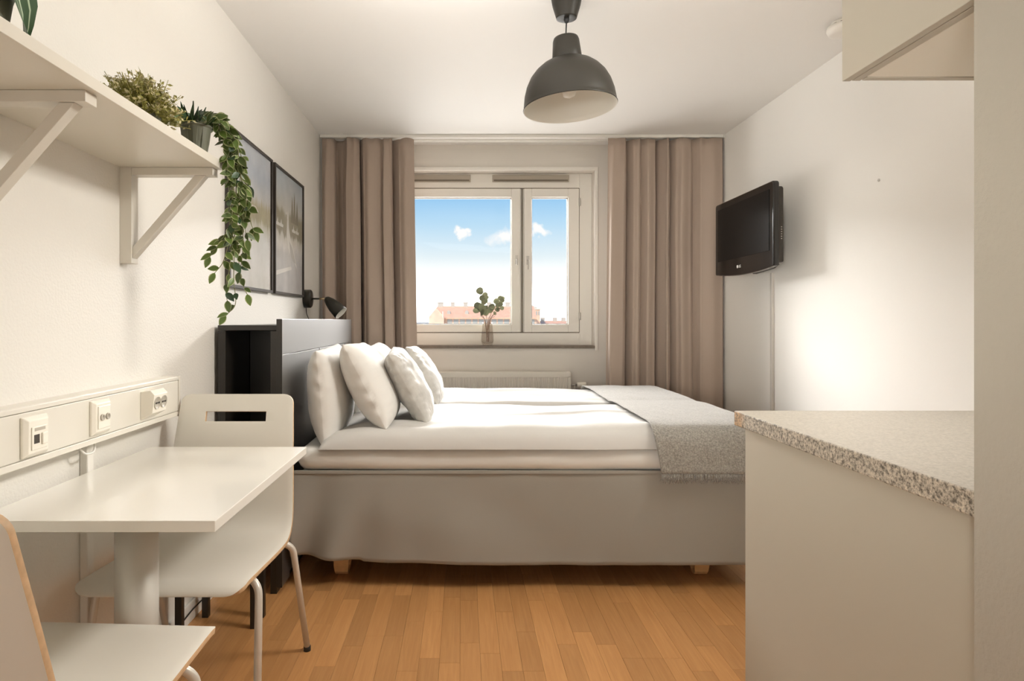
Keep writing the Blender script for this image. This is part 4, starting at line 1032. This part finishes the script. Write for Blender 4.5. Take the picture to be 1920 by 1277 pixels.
def make_chair(label):
    r = thing('dining_chair', label, 'chair', (0, 0, 0), 0, 'white moulded chairs')
    PR = [(.300, .445), (.298, .452), (.289, .460), (.272, .465), (.245, .467), (.17, .463), (.08, .457), (0, .452), (-.07, .450), (-.115, .453), (-.150, .464), (-.177, .487), (-.194, .522), (-.206, .566), (-.222, .635), (-.242, .72), (-.262, .80), (-.282, .880), (-.285, .893)]
    P = catmull([Vector((0, a, b_)) for a, b_ in PR], 4)
    L = [0]
    for i in range(1, len(P)): L.append(L[-1]+(P[i]-P[i-1]).length)
    tot = L[-1]
    def at(s):
        k = 0
        while k < len(L)-2 and L[k+1] < s: k += 1
        return P[k].lerp(P[k+1], (s-L[k])/max(1e-6, L[k+1]-L[k]))
    # slot rows in arc length
    slot_lo, slot_hi, slot_w = tot-.094, tot-.060, .104
    base = [tot*i/70 for i in range(71)]
    base = [s for s in base if abs(s-slot_lo) > .006 and abs(s-slot_hi) > .006 and s > .012 and s < tot-.03] + [slot_lo, slot_hi, slot_lo+.006, slot_hi-.006, 0, .003, .007, .012, .018, .025, .034, .045, tot, tot-.002, tot-.006, tot-.012, tot-.020, tot-.028]
    S = sorted(set(base))
    def half(s):
        w = interp([0, .12, .30, .40, .50, tot], [.219, .222, .224, .225, .218, .192], s)
        if s < .045: q = 1-s/.045; w -= .045*(1-math.sqrt(max(0, 1-q*q)))
        if s > tot-.030: q = 1-(tot-s)/.030; w -= .030*(1-math.sqrt(max(0, 1-q*q)))
        return w
    cols = [-1, -.9, -.8, -.7, 'a', 'b', -.35, -.2, 0, .2, .35, 'c', 'd', .7, .8, .9, 1]
    vs = []; nc = len(cols)
    for s in S:
        p = at(s); w = half(s)
        for c_ in cols:
            x_ = {'a': -slot_w, 'b': -slot_w+.008, 'c': slot_w-.008, 'd': slot_w}.get(c_, None)
            if x_ is None: x_ = c_*w
            else: x_ = x_*min(1, w/.19)
            vs.append((x_, p.y, p.z))
    fs = []
    for j in range(len(S)-1):
        mid = (S[j]+S[j+1])/2; hole = slot_lo < mid < slot_hi
        for i in range(nc-1):
            if hole and 4 <= i < 12:
                continue
            fs.append((j*nc+i, j*nc+i+1, (j+1)*nc+i+1, (j+1)*nc+i))
    # rounded slot ends: fill the four corner cells with triangles
    mb = MB(); mb.add(vs, fs, 0, True)
    me = bpy.data.meshes.new('seat_shell'); me.from_pydata(mb.v, [], mb.f); me.materials.append(M['chair_white']); me.materials.append(M['ply'])
    bm = bmesh.new(); bm.from_mesh(me); bmesh.ops.delete(bm, geom=[v for v in bm.verts if not v.link_faces], context='VERTS'); bmesh.ops.recalc_face_normals(bm, faces=bm.faces)
    f0 = min(bm.faces, key=lambda f: (f.calc_center_median()-Vector((0, .1, .444))).length)
    if f0.normal.z < 0: bmesh.ops.reverse_faces(bm, faces=bm.faces)
    for f in bm.faces: f.smooth = True
    bm.to_mesh(me); bm.free()
    o = link('seat_shell', me, r); s_ = o.modifiers.new('solid', 'SOLIDIFY'); s_.thickness = .012; s_.offset = -1; s_.material_offset_rim = 1; s_.use_even_offset = True
    bv = o.modifiers.new('bevel', 'BEVEL'); bv.width = .0015; bv.segments = 2; bv.limit_method = 'ANGLE'; bv.angle_limit = math.radians(60)
    zf = .438; R = .0105
    for sx in (-1, 1):
        for kind, pts in (('front', [(sx*.07, .150, zf), (sx*.165, .158, zf), (sx*.198, .163, zf-.004), (sx*.219, .172, zf-.026), (sx*.224, .180, zf-.06), (sx*.240, .248, .012)]),
                          ('rear', [(sx*.07, -.105, zf-.008), (sx*.165, -.125, zf-.012), (sx*.205, -.140, zf-.015), (sx*.226, -.152, zf-.036), (sx*.231, -.160, zf-.07), (sx*.240, -.290, .012)])):
            P_ = catmull([Vector(p) for p in pts[:-1]], 5)+[Vector(pts[-1])]
            lg = MB().tube(P_, R, 12, smooth_path=False).build('leg', M['chair_leg'], r)
            f = Vector(pts[-1]); MB().lathe([(.0095, 0), (.0125, .0), (.0125, .016), (.011, .018)], 12, (f.x, f.y, 0)).build('rubber_foot', M['rubber'], lg)
    MB().tube([(-.07, .150, zf), (-.07, .02, zf-.006), (-.07, -.105, zf-.008)], R, 10).tube([(.07, .150, zf), (.07, .02, zf-.006), (.07, -.105, zf-.008)], R, 10).build('under_frame', M['chair_leg'], r)
    b = MB()
    for sx in (-1, 1):
        for y in (.13, -.09): b.lathe([(.010, -.016), (.010, .012)], 12, (sx*.155, y, zf))
    b.build('spacer', M['rubber'], r)
    return r
ch = make_chair('white moulded chair behind the table, backrest with slot facing the camera')
c2 = copy_tree(ch); c2['label'] = 'white moulded chair on near side of table, cut off at bottom left'
ch.location = (-.782, 1.90, 0); ch.rotation_euler = (0, 0, PI)
c2.location = (-.785, 1.14, 0); c2.rotation_euler = (0, 0, math.radians(-3))

# small black table behind the far chair
st = thing('side_table', 'small black table on square legs, mostly hidden behind the far white chair', 'side table', (-.895, 2.44, 0))
MB().box(-.115, .128, -.245, .02, .44, .462).build('tabletop', M['black_wood'], st, .002)
for lx, ly in ((-.113, -.24), (.103, -.10), (-.113, -.012), (.103, -.012)):
    MB().box(lx, lx+.024, ly, ly+.024, 0, .44).build('leg', M['black_wood'], st, .001)

# ================================================================== OUTSIDE
D = 150; k = D/1180
def ox(px): return (px-868)*k
def oz(py): return 1.15-(py-600)*k
gnd = MB().box(-400, 400, 30, 900, -21, -20); g = struct('ground', gnd, M['ground'])
bd = thing('apartment_building', 'long brick building with red tiled roof seen through the window', 'building', (14, D, -20))
def bpt(mb, nm, m, par=None): 
    o = mb.build(nm, m, par or bd)
    if par is None: o.matrix_parent_inverse = Matrix.Translation(-bd.location)
    return o
X0, X1 = -7.4, 16.9; ZR, ZE = 4.45, 1.72; dp = 6
wl_ = bpt(MB().box(X0+.3, X1, D-dp+.3, D+dp-.3, -20, ZE-.1).prism([(D-dp+.4, ZE-.1), (D+dp-.4, ZE-.1), (D, ZR-.35)], 'X', X0+1.2, X1-.1), 'wall', M['facade'])
rfm = MB(); b_ = [(X0-.4, D-dp-.4, ZE-.1), (X1, D-dp-.4, ZE-.1), (X1, D, ZR), (X0+1.4, D, ZR), (X0-.4, D+dp+.4, ZE-.1), (X1, D+dp+.4, ZE-.1)]
th = .25
rfm.add(b_+[(x_, y, z-th) for x_, y, z in b_], [(0, 1, 2, 3), (3, 2, 5, 4), (6, 9, 8, 7), (9, 10, 11, 8), (0, 6, 7, 1), (1, 7, 8, 2), (2, 8, 11, 5), (5, 11, 10, 4), (0, 3, 9, 6), (3, 4, 10, 9)])
bpt(rfm, 'roof', M['roof'])
for px, pw in ((826, .65), (849, .45), (873, .5), (917, .5), (952, .5)):
    x_ = ox(px); bpt(MB().box(x_-pw, x_+pw, D-.5, D+.5, ZR-.3, ZR+.75).box(x_-pw-.08, x_+pw+.08, D-.58, D+.58, ZR+.75, ZR+.9), 'chimney', M['chim'])
bpt(MB().tube([(ox(826), D, ZR+.8), (ox(826), D, ZR+3.4)], .06, 6), 'antenna', M['chim'])
for px in (842, 875): 
    x_ = ox(px); bpt(MB().prism([(x_-.4, 2.5), (x_+.4, 2.5), (x_+.4, 3.1), (x_, 3.45), (x_-.4, 3.1)], 'Y', D-4.4, D-1.5), 'dormer', M['chim'])
gx = -6.2
gab = bpt(MB().prism([(gx-1.5, -20), (gx+1.9, -20), (gx+1.9, 1.9), (gx+.4, 3.7), (gx, 3.7), (gx-1.5, 1.9)], 'Y', D-dp-1.6, D-dp+.2), 'gable', M['facade'])
MB().box(gx+1.55, gx+1.75, D-dp-1.7, D-dp-1.6, 1.6, 3.1).build('downpipe', M['facade_pale'], gab).matrix_parent_inverse = Matrix.Identity(4)
for i in range(14):
    x_ = -3.6+i*1.45; w_ = bpt(MB().box(x_, x_+1.15, D-dp+.22, D-dp+.32, .05, 1.45), 'window', M['win_far'])
b2 = thing('brick_tower_block', 'low red-roofed building with a square brick tower, right part of the view', 'building', (22, D+10, -20))
def bp2(mb, nm, m):
    o = mb.build(nm, m, b2); o.matrix_parent_inverse = Matrix.Translation(-b2.location); return o
bp2(MB().box(17.0, 18.9, D+4, D+7, -20, 3.7), 'tower', M['facade'])
bp2(MB().box(16.8, 19.1, D+3.8, D+7.2, 3.7, 4.05), 'tower_cornice', M['facade_pale'])
bp2(MB().lathe([(.9, 4.05), (.75, 4.5), (.2, 4.9), (0, 5.0)], 16, (17.4, D+5.5, 0)), 'tower_cap', M['facade_pale'])
for x_ in (17.25, 17.85, 18.45): bp2(MB().box(x_, x_+.3, D+3.95, D+4.05, 2.3, 3.3), 'window', M['win_far'])
bp2(MB().box(19.0, 34, D+6, D+16, -20, .2), 'wall', M['facade'])
r2 = MB(); q = [(18.9, D+5.6, 0.0), (34.3, D+5.6, 0.0), (34.3, D+11, .95), (18.9, D+11, .95), (18.9, D+16.4, 0), (34.3, D+16.4, 0)]
r2.add(q+[(x_, y, z-.3) for x_, y, z in q], [(0, 1, 2, 3), (3, 2, 5, 4), (6, 9, 8, 7), (9, 10, 11, 8), (0, 6, 7, 1), (1, 7, 8, 2), (2, 8, 11, 5), (5, 11, 10, 4), (0, 3, 9, 6), (3, 4, 10, 9)])
bp2(r2, 'roof', M['roof'])
for px in (1018, 1041, 1057):
    x_ = (px-868)*(D+10)/1180; bp2(MB().box(x_-.5, x_+.5, D+10, D+11, .6, 1.75), 'chimney', M['chim'])
b3 = thing('distant_house', 'grey-roofed distant house low behind the left window corner', 'building', (-20, D+60, -20))
o = MB().box(-34, -12, D+56, D+66, -20, -.3).build('wall', M['facade_pale'], b3); o.matrix_parent_inverse = Matrix.Translation(-b3.location)
o = MB().prism([(D+55.5, -.4), (D+66.5, -.4), (D+61, .35)], 'X', -34.5, -11.5).build('roof', M['chim'], b3); o.matrix_parent_inverse = Matrix.Translation(-b3.location)
print('planks', n_pl, 'leaves', nl)
